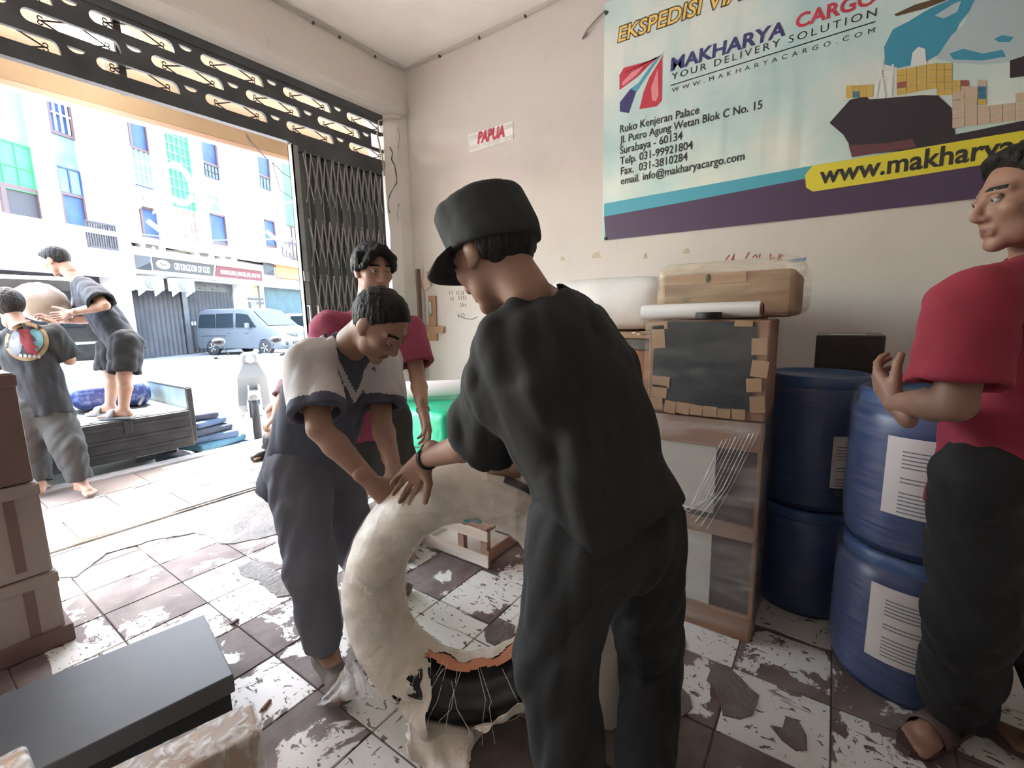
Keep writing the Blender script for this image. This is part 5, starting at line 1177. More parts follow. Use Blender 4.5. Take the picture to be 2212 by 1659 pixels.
    for a in 'lr':
        s, e, w_ = J[a+'s'], J[a+'e'], J[a+'w']; dv = e-s; t_ = kw['sleeve']
        S.cone(s-ax*0.01, kw['sr'][0], s+dv*min(1.0, t_+0.25), kw['sr'][1], 0.025, cut=[(s+dv*min(t_, 1.0), nrm(dv))] if t_ <= 1 else None)
        c0 = s+dv*min(t_, 1.0)
        if t_ > 1:
            dv2 = w_-e; c0 = e+dv2*(t_-1); S.cone(e, kw['sr'][1], e+dv2*min(1, t_-0.7), kw['sr'][1]*0.9, 0.02, cut=[(c0, nrm(dv2))]); dv = dv2
        cuffs.append((c0, nrm(dv), kw['sr'][1]))
    S.ell(J['nb']+ax*0.015+depthd*0.0, (kw['neck'], kw['neck'], 0.055), np.array([side, depthd, ax]).T, 0.01, 'sub')
    if kw['amp']: S.wrinkle(kw['amp']*2.4, 17, kw['seed'], (1, 1, 0.75))
    for c0, dn, r2 in cuffs: S.cone(c0-dn*0.045, r2-0.030, c0+dn*0.06, r2-0.010, 0.004, mode='sub')
    sv, sq = S.mesh(); cmi = None; mats_ = shirt if isinstance(shirt, list) else [shirt]
    if kw['col'] is not None: cmi = kw['col'](sv[sq].mean(1), J, ax, side, depthd).astype(np.int32)
    so_ = np_mesh('shirt', sv, sq, mats_, t, cmi)
    # ---- trousers
    tk = dict(leg=0.97, r=(0.105, 0.075, 0.062), amp=0.007, seed=4, top=0.10); tk.update(trouser_kw)
    T = Field(np.minimum(lo, hi-0.1)-0.03, hi+0.03, 0.008)
    T.cone(J['pe']+ax*tk['top'], 0.128, J['pe']-ax*0.05, 0.135, 0.04, depthd, 0.80)
    for a in 'lr':
        h, k, an = J[a+'h'], J[a+'k'], J[a+'a']; tot = tk['leg']
        if tot <= 0.5:
            dv = k-h; c0 = h+dv*tot*2; T.cone(h, tk['r'][0], k, tk['r'][1], 0.04, cut=[(c0, nrm(dv))]); dn = nrm(dv); r2 = tk['r'][1]
        else:
            dv = an-k; c0 = k+dv*(tot*2-1); T.cone(h, tk['r'][0], k, tk['r'][1], 0.04); T.cone(k, tk['r'][1], k+dv*1.05, tk['r'][2], 0.03, cut=[(c0, nrm(dv))]); dn = nrm(dv); r2 = tk['r'][2]
        if tot <= 0.5 or feet != 'x': T.cone(c0-dn*0.04, max(0.03, r2-0.016), c0+dn*0.05, r2-0.006, 0.004, mode='sub')
    T.plane(J['pe']+ax*tk['top'], ax)
    if tk['amp']: T.wrinkle(tk['amp']*2.0, 18, tk['seed'], (1, 1, 0.8))
    tv, tq = T.mesh(); np_mesh('trousers' if tk['leg'] > 0.5 else 'shorts', tv, tq, trousers, t)
    # ---- footwear
    if feet != 'bare':
        for a in 'lr':
            an, to = J[a+'a'], J[a+'t']; fd = nrm((to-an)*np.array([1, 1, 0])); sdv = np.cross(fd, [0, 0, 1.0]); zf = an[2]-0.083; R_ = np.array([sdv, fd, [0, 0, 1.0]]).T
            if feet == 'sandal':
                po = [(-0.036, -0.075), (0.036, -0.075), (0.040, 0.0), (0.050, 0.11), (0.046, 0.17), (0.020, 0.215), (-0.016, 0.215), (-0.042, 0.17), (-0.047, 0.10), (-0.038, 0.0)]
                so2 = MB().prism([R_ @ np.array([x, y, zf-0.002-an[2]])+an for x, y in po], (0, 0, 0.018)).build('sandal', foot_mat, t)
                n_ = 9; v_ = []
                for y in (0.06, 0.12):
                    for i in range(n_+1):
                        ang = math.pi*i/n_; v_.append(R_ @ np.array([0.050*math.cos(ang), y, zf+0.014-an[2]+(0.068-0.22*(y-0.06))*math.sin(ang)])+an)
                o_ = MB().add(v_, [(i, i+1, n_+1+i+1, n_+1+i) for i in range(n_)]).build('strap', foot_mat, so2, smooth=True); md = o_.modifiers.new('thick', 'SOLIDIFY'); md.thickness = 0.005
            else:
                Fs = Field(an-0.30, an+0.30, 0.006)
                c = lambda x, y, z: R_ @ np.array([x, y, z])+np.array([an[0], an[1], zf])
                Fs.cone(c(0, -0.035, 0.040), 0.043, c(0, 0.13, 0.030), 0.042, 0.02); Fs.cone(c(0, 0.13, 0.028), 0.042, c(0, 0.175, 0.024), 0.034, 0.02); Fs.cone(c(0, -0.01, 0.05), 0.046, c(0, 0.0, 0.10), 0.046, 0.02)
                Fs.plane(c(0, 0, 0.0), np.array([0, 0, -1.0])); Fs.plane(c(0, 0, 0.105), np.array([0, 0, 1.0]))
                fv, fq = Fs.mesh(); np_mesh('shoe', fv, fq, foot_mat, t)
    return t, L, HR

# ================================================================== vehicles and goods outside
def smooth_prism(prof, w, belt, top, taper=0.14, bev=0.05):
    """car shell: side outline (x, z) drawn across the width w, drawn in above the belt line"""
    bm = bmesh.new(); n = len(prof); ys = (-w/2, -w/2*0.92, 0, w/2*0.92, w/2); rows_ = []
    for iy, y in enumerate(ys):
        r = []
        for x, z in prof:
            k = max(0, (z-belt)/(top-belt)); yy = y*(1-taper*k); xx = x
            if iy in (0, 4): xx = x*0.985; z = z*0.99+0.005
            r.append(bm.verts.new((xx, yy, z)))
        rows_.append(r)
    for a, b in zip(rows_[:-1], rows_[1:]):
        for i in range(n): bm.faces.new((a[i], a[(i+1) % n], b[(i+1) % n], b[i]))
    bm.faces.new(rows_[0][::-1]); bm.faces.new(rows_[-1]); bmesh.ops.recalc_face_normals(bm, faces=bm.faces)
    bm.verts.index_update(); v = [tuple(q.co) for q in bm.verts]; f = [tuple(q.index for q in fc.verts) for fc in bm.faces]; bm.free(); return v, f
M_vsil = mat('silver car paint', (0.13, 0.145, 0.165), 0.45, metal=0.2, coat=0.2); M_vwhite = mat('white car paint', (0.42, 0.44, 0.46), 0.3, coat=0.5); M_vgl = mat('car glass', (0.02, 0.028, 0.034), 0.35, spec=0.08); M_tyre = mat('tyre black', (0.025, 0.025, 0.026), 0.8); M_alloy = mat('alloy wheel', (0.55, 0.56, 0.58), 0.35, metal=0.6); M_chr = mat('chrome', (0.7, 0.7, 0.72), 0.15, metal=0.9); M_vblk = mat('black trim', (0.02, 0.02, 0.022), 0.5); M_lamp = mat('head lamp glass', (0.72, 0.74, 0.76), 0.1)
def wheel(b_name, c, axis, r, w_, parent, hub=M_alloy):
    d, s, t = frame(axis); R = np.array([s, t, d]).T
    o = MB().lathe([(r*0.60, -w_/2), (r*0.92, -w_/2), (r, -w_/2+0.025), (r, w_/2-0.025), (r*0.92, w_/2), (r*0.60, w_/2)], 28, c, R).build(b_name, M_tyre, parent, smooth=True)
    b = MB().lathe([(0, w_*0.30), (r*0.16, w_*0.42), (r*0.2, w_*0.36), (r*0.55, w_*0.40), (r*0.62, w_*0.51), (r*0.62, w_*0.3)], 24, c, R, cap=False)
    b.lathe([(r*0.62, -w_*0.51), (r*0.55, -w_*0.40), (r*0.2, -w_*0.36), (0, -w_*0.42)], 24, c, R, cap=False); b.build('rim', hub, o, smooth=True)
    for k in range(5):
        a = 2*math.pi*k/5; u = s*math.cos(a)+t*math.sin(a); MB().tube([np.array(c)+d*w_*0.44+u*r*0.12, np.array(c)+d*w_*0.46+u*r*0.58], 0.022, 6).build('spoke', hub, o)
    return o
def car(name, label, loc, heading, prof, w, belt, top, paint, wins, shield, wb, wr=0.31, cat='car', front_bits=True):
    h = nrm((heading[0], heading[1], 0)); l = np.cross([0, 0, 1.0], h); R = np.array([h, l, [0, 0, 1.0]]).T; c0 = np.array(loc, float)
    t = thing(name, label, cat, loc)
    def G(p): return R @ np.array(p, float)+c0
    v, f = smooth_prism(prof, w, belt, top); o = MB().add([G(p) for p in v], f).build('body', paint, t, smooth=True)
    md = o.modifiers.new('bev', 'BEVEL'); md.width = 0.05; md.segments = 2; md.limit_method = 'ANGLE'; md.angle_limit = math.radians(28)
    def yo(z): return w/2*(1-0.14*max(0, (z-belt)/(top-belt)))+0.006
    for s in (-1, 1):
        for pts in wins:
            b = MB(); P = [G((x, s*yo(z), z)) for x, z in pts]; n_ = len(P); b.prism(P, R @ np.array([0, s*0.008, 0])); b.build('side_window', M_vgl, t)
    (xa, za), (xb, zb2) = shield
    P = [G((xa+0.02, -yo(za)*0.90, za)), G((xa+0.02, yo(za)*0.90, za)), G((xb+0.03, yo(zb2)*0.93, zb2)), G((xb+0.03, -yo(zb2)*0.93, zb2))]
    nn_ = R @ nrm((za-zb2, 0, xb-xa)) ; nn_ = nn_ if nn_[2] > 0 else -nn_; MB().prism([p+nn_*0.012 for p in P], nn_*0.012).build('windscreen', M_vgl, t)
    for x in (-wb/2, wb/2):
        for s in (-1, 1):
            MB().lathe([(wr*1.13, 0), (wr*1.13, 0.02), (0, 0.02)], 24, G((x, s*(w/2+0.004), wr)), np.array([R @ np.array([1, 0, 0]), R @ np.array([0, 0, 1.0]), R @ np.array([0, -s*1.0, 0])]).T, cap=False).build('wheel_arch', M_vblk, t)
            wheel('wheel', G((x, s*(w/2-0.07), wr)), R @ np.array([0, s*1.0, 0]), wr, 0.2, t)
    if front_bits:
        xf = max(p[0] for p in prof)
        b = MB(); b.prism([G((xf-0.06, -0.55, 0.86)), G((xf-0.06, 0.55, 0.86)), G((xf+0.0, 0.18, 0.74)), G((xf+0.0, -0.18, 0.74))], R @ np.array([0.05, 0, 0])); b.build('grille', M_vblk, t)
        MB().lathe([(0, 0), (0.085, 0), (0.085, 0.02), (0.06, 0.03), (0, 0.03)], 18, G((xf+0.04, 0, 0.80)), np.array([l, [0, 0, 1], h]).T, cap=False).build('badge', M_chr, t)
        for s in (-1, 1):
            MB().rbox((xf-0.38, min(s*0.58, s*0.80), 0.84), (xf-0.05, max(s*0.58, s*0.80), 1.0), 0.04, R, c0).build('head_lamp', M_lamp, t)
            MB().ell(G((xf-0.02, s*0.6, 0.48)), (0.08, 0.08, 0.08), n=10, m=8).build('fog_lamp', M_vblk, t)
            MB().rbox((0.62, s*(w/2+0.02) if s > 0 else s*(w/2+0.22), belt+0.02), (0.74, s*(w/2+0.22) if s > 0 else s*(w/2+0.02), belt+0.24), 0.05, R, c0).build('wing_mirror', paint, t)
        MB().rbox((xf-0.02, -0.3, 0.42), (xf+0.02, 0.3, 0.54), 0.01, R, c0).build('number_plate', M_vblk, t)
    for s in (-1, 1):
        for x in (-0.55, 0.35): MB().rbox((x, s*(w/2)-0.01, belt-0.16), (x+0.2, s*(w/2)+0.03, belt-0.12), 0.01, R, c0).build('door_handle', paint, t)
        MB().box((-1.9, s*(w/2)-0.003, belt-0.28), (-0.6, s*(w/2)+0.005, belt-0.25), R, c0).build('slide_rail', M_vblk, t)
    return t
vprof = [(-2.2, 0.35), (-2.2, 1.0), (-2.14, 1.6), (-2.02, 1.80), (-1.6, 1.87), (0.2, 1.87), (0.72, 1.78), (1.50, 1.16), (2.02, 1.02), (2.18, 0.86), (2.22, 0.42), (2.1, 0.27), (-2.1, 0.27)]
hv = nrm((0.30, -0.95, 0)); lv = np.cross([0, 0, 1.0], hv)
W2 = flr(578, 768, -0.12); vloc = W2-hv*1.36+lv*0.78
car('van', 'silver minivan parked nose out before the grey folding doors', (vloc[0], vloc[1], -0.12), hv, vprof, 1.70, 1.05, 1.87, M_vsil,
    [[(-2.05, 1.12), (-1.15, 1.12), (-1.15, 1.66), (-1.98, 1.66)], [(-1.08, 1.12), (-0.2, 1.12), (-0.2, 1.68), (-1.08, 1.67)], [(-0.05, 1.12), (1.0, 1.12), (0.55, 1.62), (-0.05, 1.68)]], ((1.50, 1.16), (0.72, 1.78)), 2.72)
cprof = [(-2.2, 0.40), (-2.2, 1.0), (-2.05, 1.18), (-1.55, 1.60), (-1.2, 1.66), (0.2, 1.66), (0.55, 1.58), (1.25, 1.06), (2.0, 0.95), (2.15, 0.75), (2.18, 0.42), (2.1, 0.3), (-2.1, 0.3)]
wl = flr(690, 752, -0.12)
car('hatchback', 'white hatchback parked beyond the silver minivan', (wl[0]+0.4, wl[1]+0.6, -0.12), (0.30, -0.95), cprof, 1.70, 1.0, 1.66, M_vwhite, [[(-1.9, 1.08), (-1.0, 1.08), (-1.0, 1.52), (-1.52, 1.52)], [(-0.9, 1.08), (0.0, 1.08), (0.0, 1.55), (-0.9, 1.54)], [(0.1, 1.08), (1.0, 1.08), (0.5, 1.48), (0.1, 1.54)]], ((1.25, 1.06), (0.55, 1.58)), 2.6)

# ---- pickup with its tailgate hanging down
M_tk = mat('worn black truck paint', (0.018, 0.0185, 0.021), 0.5, (0.038, 0.038, 0.041), 6); M_bed = mat('scuffed bed steel', (0.20, 0.205, 0.205), 0.5, (0.11, 0.115, 0.12), 7, metal=0.2); M_side = mat('teal grey side board', (0.16, 0.22, 0.23), 0.5, (0.24, 0.31, 0.32), 5)
tk = thing('pickup_truck', 'black pickup truck with open cargo bed backed up to the porch', 'truck', (0.9, 6.5, -0.12))
TX0_, TX1_, TYR, BZ = 0.02, 1.74, 5.10, 0.45
MB().rbox((TX0_, TYR, BZ-0.06), (TX1_, 7.0, BZ), 0.008).build('bed_floor', M_bed, tk)
for i in range(9): MB().rbox((TX0_+0.09+0.18*i, TYR+0.02, BZ), (TX0_+0.15+0.18*i, 6.98, BZ+0.006), 0.003).build('bed_rib', M_bed, tk)
for x in (TX0_-0.035, TX1_): 
    o = MB().rbox((x, TYR-0.01, BZ-0.10), (x+0.035, 7.0, BZ+0.20), 0.008).build('side_board', M_side, tk); MB().rbox((x-0.006, TYR-0.02, BZ-0.33), (x+0.041, TYR+0.03, BZ+0.205), 0.006).build('corner_post', M_tk, tk)
    MB().rbox((x-0.008, TYR, BZ+0.19), (x+0.043, 7.0, BZ+0.215), 0.008).build('top_rail', M_tk, o)
tg = MB().rbox((TX0_, TYR-0.035, BZ-0.36), (TX1_, TYR-0.005, BZ-0.01), 0.006).build('tailgate', M_tk, tk)
for z in (BZ-0.05, BZ-0.16, BZ-0.27): MB().rbox((TX0_+0.02, TYR-0.048, z-0.03), (TX1_-0.02, TYR-0.033, z), 0.006).build('rib', M_tk, tg)
for x in (0.55, 1.25): MB().rbox((x-0.03, TYR-0.055, BZ-0.13), (x+0.03, TYR-0.03, BZ-0.02), 0.006).build('latch', M_tk, tg)
MB().rbox((TX0_+0.03, 6.98, BZ), (TX1_-0.03, 7.02, BZ+0.42), 0.01).build('headboard', mat('grey headboard', (0.34, 0.33, 0.32), 0.6), tk)
MB().tube([(TX0_+0.05, 7.0, BZ+0.42), (TX0_+0.05, 7.0, BZ+0.62), (TX1_-0.08, 7.0, BZ+0.62), (TX1_-0.08, 7.0, BZ+0.42)], 0.018, 8).build('guard_rail', M_chr, tk)
MB().box((0.3, 5.3, 0.12), (0.42, 8.4, 0.30)).build('chassis_rail', M_vblk, tk); MB().box((1.32, 5.3, 0.12), (1.44, 8.4, 0.30)).build('chassis_rail', M_vblk, tk)
v, f = smooth_prism([(7.12, 0.20), (7.12, 1.30), (7.22, 1.78), (7.5, 1.84), (8.1, 1.82), (8.45, 1.75), (8.9, 1.1), (9.05, 0.95), (9.05, 0.2)], 1.62, 1.05, 1.84, 0.12)
MB().add([(0.88-y, x, z) for x, y, z in v], f).build('cab', M_tk, tk, smooth=False)
MB().prism([(0.25, 7.105, 1.25), (1.51, 7.105, 1.25), (1.44, 7.185, 1.66), (0.32, 7.185, 1.66)], (0, -0.01, 0.002)).build('rear_window', M_vgl, tk)
for x in (0.22, 1.54):
    for y in (5.85, 8.35): wheel('wheel', (x, y, 0.17), (1 if x > 1 else -1, 0, 0), 0.29, 0.19, tk, M_bed)
mf = MB().rbox((1.36, 5.42, -0.05), (1.70, 5.435, 0.20), 0.004).build('mud_flap', M_vblk, tk)
MB().box((1.365, 5.412, 0.005), (1.695, 5.42, 0.075)).build('plate', mat('yellowed white plate', (0.62, 0.60, 0.55), 0.6), mf)
lettering('lettering', 'GAWAT', ((1.375, 5.411, 0.015), (1, 0, 0), (0, 0, 1), (0, -1, 0)), M_vblk, mf, width=0.31, height=0.05, bold=0.02)
# sacks on the bed
M_bsack = mat('blue patterned sack', (0.03, 0.045, 0.16), 0.5, (0.11, 0.15, 0.32), 22, lo=0.5, hi=0.62); M_wsack = mat('white sack', (0.72, 0.70, 0.69), 0.6)
for (x, y, sx, sy, h, m, lb, rz_) in ((0.66, 5.95, 0.36, 0.24, 0.24, M_bsack, 'blue patterned sack lying at the left of the truck bed', 0.2), (1.36, 5.90, 0.30, 0.22, 0.26, M_bsack, 'blue patterned sack beside the truck side board', -0.1), (0.70, 6.66, 0.42, 0.22, 0.27, M_wsack, 'white sack lying behind the blue sack on the truck bed', 0.1)):
    o = MB().rbox((-sx, -sy, 0), (sx, sy, h), 0.10, rotz(rz_), (x, y, BZ+0.012), seg=4).build('sack', m, None, smooth=True, sub=1); noisy(o, 0.015, 7, int(x*10)); tag(o, lb, 'sack')
tag(MB().rbox((1.42, 6.15, BZ+0.01), (1.70, 6.5, BZ+0.22), 0.06, seg=3).build('tarpaulin_roll', mat('teal tarp', (0.10, 0.32, 0.33), 0.5, (0.16, 0.42, 0.42), 8), smooth=True), 'teal folded tarpaulin behind the blue sack on the bed', 'tarpaulin')
hk = MB().tube([(1.50, 5.62, BZ+0.03), (1.62, 5.75, BZ+0.16), (1.64, 5.85, BZ+0.24), (1.58, 5.95, BZ+0.27)], 0.014, 8).build('iron_hook', mat('grey iron', (0.25, 0.24, 0.24), 0.5, metal=0.5)); tag(hk, 'bent grey iron rod propped against the blue sack', 'rod')
# pile of folded jeans cloth by the kerb
M_j1 = cloth_j = mat('blue denim', (0.055, 0.085, 0.15), 0.9, (0.075, 0.115, 0.19), 6); M_j2 = mat('dark navy denim', (0.030, 0.038, 0.06), 0.9, (0.05, 0.06, 0.085), 6); M_j3 = mat('teal denim', (0.045, 0.12, 0.18), 0.9, (0.07, 0.16, 0.22), 6)
jl = ('lowest folded denim of the pile by the kerb', 'teal folded denim second in the pile by the kerb', 'blue folded denim third in the pile by the kerb', 'dark folded denim fourth in the pile by the kerb', 'blue folded denim fifth in the pile by the kerb', 'crumpled dark denim topmost of the pile by the kerb')
zj = -0.118
for i, lb in enumerate(jl):
    h = 0.078; o = MB().rbox((-0.30+0.03*i, -0.20+0.015*i, 0), (0.30-0.03*i, 0.20-0.015*i, h), 0.034, rotz(0.15+0.18*math.sin(i*2.1)), (2.06-0.02*i, 5.42+0.01*i, zj), seg=3).build('folded_denim', [M_j1, M_j3, M_j1, M_j2, M_j1, M_j2][i], None, smooth=True, sub=1); noisy(o, 0.010, 9, 60+i); tag(o, lb, 'denim'); zj += h*0.98
o = MB().rbox((-0.16, -0.18, 0), (0.16, 0.18, 0.10), 0.045, rotz(0.6), (1.72, 5.38, -0.118), seg=3).build('folded_denim', M_j2, None, smooth=True, sub=1); noisy(o, 0.012, 9, 77); tag(o, 'dark denim bundle leaning out at the side of the pile', 'denim')

for (x, y, a, l_, lb) in ((310, 1048, 0.2, 0.07, 'white paper strip lying on the porch tiles by the kerb'), (216, 1073, 0.1, 0.03, 'tiny white paper scrap on the porch near the bare foot'), (566, 1036, 0.05, 0.11, 'longer white paper strip on the porch beside the threshold')):
    tag(MB().box((-l_, -0.012, 0), (l_, 0.012, 0.003), rotz(a), tuple(flr(x, y)[:2])+(0.002,)).build('paper_scrap', M_paper), lb, 'paper')
# ---- motorbike
M_mw = mat('white moped plastic', (0.26, 0.27, 0.27), 0.3); M_mr = mat('red moped plastic', (0.55, 0.04, 0.05), 0.3); M_seat = mat('brown moped seat', (0.20, 0.13, 0.10), 0.6)
mo = thing('motorbike', 'white and red moped parked in the sun beyond the porch', 'motorbike', (2.75, 5.95, -0.12))
ch_, sh_ = nrm((-0.42, -0.90, 0)), None; sh_ = np.cross([0, 0, 1.0], ch_); RM = np.array([ch_, sh_, [0, 0, 1.0]]).T; cM = np.array([2.80, 6.05, -0.12])
def gm(*p): return RM @ np.array(p, float)+cM
for x in (-0.60, 0.62): wheel('wheel', gm(x, 0, 0.28), sh_, 0.28, 0.08, mo)
MB().tube([gm(0.62, 0.06, 0.28), gm(0.42, 0.05, 0.85)], 0.02).tube([gm(0.62, -0.06, 0.28), gm(0.42, -0.05, 0.85)], 0.02).build('fork', M_chr, mo)
o = MB().rbox((0.40, -0.06, 0.50), (0.80, 0.06, 0.60), 0.04, RM, cM, seg=3).build('mudguard', M_mw, mo, smooth=True)
MB().add([gm(0.48, -0.06, 0.95), gm(0.48, 0.06, 0.95), gm(0.55, 0.15, 0.75), gm(0.55, -0.15, 0.75), gm(0.40, 0.17, 0.40), gm(0.40, -0.17, 0.40), gm(0.30, 0.14, 0.30), gm(0.30, -0.14, 0.30), gm(0.36, 0.12, 0.92), gm(0.36, -0.12, 0.92)], [(0, 1, 2, 3), (3, 2, 4, 5), (5, 4, 6, 7), (1, 8, 2), (8, 6, 4, 2), (0, 3, 9), (9, 3, 5, 7), (8, 9, 7, 6), (0, 9, 8, 1)]).build('leg_shield', M_mw, mo)
MB().rbox((-0.75, -0.13, 0.48), (-0.05, 0.13, 0.70), 0.06, RM, cM, seg=3).build('tail_fairing', M_mw, mo, smooth=True); MB().rbox((-0.62, -0.135, 0.40), (-0.10, 0.135, 0.52), 0.04, RM, cM, seg=3).build('side_panel', M_mr, mo, smooth=True); MB().rbox((-0.70, -0.12, 0.70), (0.02, 0.12, 0.79), 0.04, RM, cM, seg=3).build('seat', M_seat, mo, smooth=True)
MB().rbox((-0.15, -0.10, 0.28), (0.36, 0.10, 0.46), 0.05, RM, cM, seg=3).build('engine', M_vblk, mo, smooth=True); MB().tube([gm(0.1, -0.14, 0.22), gm(-0.4, -0.16, 0.24), gm(-0.85, -0.17, 0.36)], [0.025, 0.045, 0.05], 12).build('exhaust', M_chr, mo)
hb = MB().tube([gm(0.30, -0.33, 0.98), gm(0.40, -0.15, 1.0), gm(0.42, 0, 0.97), gm(0.40, 0.15, 1.0), gm(0.30, 0.33, 0.98)], 0.012).build('handlebar', M_chr, mo)
for s in (-1, 1):
    MB().tube([gm(0.31, s*0.24, 0.985), gm(0.29, s*0.36, 0.98)], 0.019).build('grip', M_vblk, hb); mr_ = MB().tube([gm(0.36, s*0.2, 1.0), gm(0.34, s*0.27, 1.12)], 0.006).build('mirror_stem', M_vblk, mo)
    MB().ell(gm(0.33, s*0.30, 1.17), (0.07, 0.07, 0.045), n=12, m=8).build('mirror', M_vblk, mr_)
MB().rbox((0.36, -0.10, 0.90), (0.52, 0.10, 1.04), 0.05, RM, cM, seg=3).build('head_lamp_cowl', M_mw, mo, smooth=True); MB().ell(gm(0.50, 0, 0.96), (0.05, 0.05, 0.05), n=12, m=8).build('head_lamp', M_lamp, mo)
MB().tube([gm(-0.1, 0.14, 0.28), gm(-0.15, 0.22, 0.0)], 0.01).build('side_stand', M_vblk, mo)
# bulb in the canopy: a bright lit lamp seen through the grille
lp = thing('ceiling_lamp', 'lit white bulb under the canopy behind the grille', 'lamp', tuple(ony(216, 92, 4.25)))
pL = ony(216, 92, 4.25); MB().tube([pL+np.array([0, 0, 0.04]), pL+np.array([0, 0, 0.09])], 0.022).tube([pL+np.array([0, 0, 0.09]), (pL[0], pL[1], 3.0)], 0.006).build('holder', M_fwhite, lp)
me_, n_, l_, b_ = _new('lit bulb'); b_.inputs['Emission Color'].default_value = (1, 0.98, 0.95, 1); b_.inputs['Emission Strength'].default_value = 30
MB().ell(pL, (0.04, 0.04, 0.05)).build('bulb', me_, lp, smooth=True)

SK1 = skin_mat('brown skin', (0.34, 0.185, 0.125)); SK2 = skin_mat('tan skin', (0.42, 0.24, 0.165)); SK3 = skin_mat('warm brown skin', (0.27, 0.14, 0.095))
# ---- the man in the black cap
J = dict(hd=at(1066, 556, 1.03), nb=at(1168, 668, 1.02), ls=at(1112, 745, 0.95), rs=at(1252, 722, 1.13), pe=at(1318, 1090, 0.99),
         le=at(1042, 952, 1.12), lw=at(918, 992, 1.33), re=at(1200, 905, 1.28), rw=at(1112, 1008, 1.42),
         lh=at(1262, 1140, 0.95), rh=at(1376, 1140, 1.12), lk=at(1202, 1430, 1.02), rk=at(1404, 1430, 1.36))
J['la'] = np.array([J['lk'][0]-0.03, J['lk'][1]-0.08, 0.085]); J['ra'] = at(1392, 1700, 1.13); J['ra'][2] = 0.085
J['lt'] = J['la']+np.array([0.03, 0.2, 0]); J['rt'] = J['ra']+np.array([0.05, 0.2, 0])
fw1 = nrm((0.08, 0.80, -0.42))
hA, hB = at(1140, 1215, 0.95), at(1455, 1078, 0.95); hN = np.cross(hB-hA, CF); hN = -hN if hN[2] > 0 else hN
M_bt = cloth_mat('black tee', (0.016, 0.014, 0.014)); M_bj = cloth_mat('black denim', (0.009, 0.0085, 0.0088), (0.013, 0.0125, 0.0125))
m1, L1, R1 = person('man in black cap and oversized black tee bending over the tyre', J, SK1, M_bt, M_bj, 'short', dict(r=1.10, hem=0.17, hemc=hA, hemn=hN, sleeve=0.98, sr=(0.082, 0.084), seed=2, amp=0.008, drop=0.14, neck=0.07),
    dict(leg=0.99, r=(0.112, 0.083, 0.074), seed=5), dict(l=dict(d=nrm(at(872, 1052, 1.40)-at(918, 992, 1.33)), pn=(0.1, 0.35, -0.9), sd=nrm(at(1000, 1040, 1.33)-at(940, 1010, 1.33)), curl=(0.25, 0.45, 0.3), spread=0.25),
    r=dict(d=nrm(at(1068, 1062, 1.48)-at(1112, 1008, 1.42)), pn=(0, 0.2, -1), sd=(-0.3, 0.6, 0.1), curl=(0.3, 0.5, 0.4))), 'shoe', mat('black shoe', (0.02, 0.02, 0.02), 0.5), fw1, front=(0.05, 1, 0))
# patrol cap with a curved peak
M_cap = cloth_mat('black cap cloth', (0.018, 0.0185, 0.016), (0.026, 0.0265, 0.023))
C = Field(J['hd']-0.24, J['hd']+0.24, 0.006)
C.cone(L1(0, -0.006, 0.035), 0.094, L1(0, -0.002, 0.14), 0.095, 0.015)
C.cone(L1(0, -0.030, 0.03), 0.096, L1(0, -0.028, 0.14), 0.092, 0.015); C.plane(L1(0, 0, 0.134), R1 @ nrm([0, -0.12, 1.0]), 0.022); C.plane(L1(0, 0, 0.022), R1 @ nrm((0, 0.30, -1)), 0.004); C.wrinkle(0.004, 22, 8)
cv, cq = C.mesh(); cap = np_mesh('cap', cv, cq, M_cap, m1)
vz = []; n_ = 14
for r_, dz in ((0.088, 0.0), (0.12, -0.002), (0.150, -0.010), (0.168, -0.022)):
    for i in range(n_+1):
        a = math.radians(20+140*i/n_); x = r_*math.cos(a)*(0.98 if r_ < 0.1 else 0.86); y = r_*math.sin(a)*1.02-0.008; vz.append(L1(x, y, 0.046+dz-1.6*x*x))
o = MB().add(vz, [(k*(n_+1)+i, k*(n_+1)+i+1, (k+1)*(n_+1)+i+1, (k+1)*(n_+1)+i) for k in range(3) for i in range(n_)]).build('peak', M_cap, cap, smooth=True); md = o.modifiers.new('thick', 'SOLIDIFY'); md.thickness = 0.006
# strap watch on the left wrist
wd, ws_, wt_ = frame(J['lw']-J['le']); MB().lathe([(0.031, -0.007), (0.034, -0.007), (0.034, 0.007), (0.031, 0.007), (0.031, -0.007)], 20, J['lw']-wd*0.015, np.array([ws_, wt_, wd]).T, cap=False).build('bracelet', mat('black bracelet', (0.015, 0.015, 0.015), 0.4), m1, smooth=True)

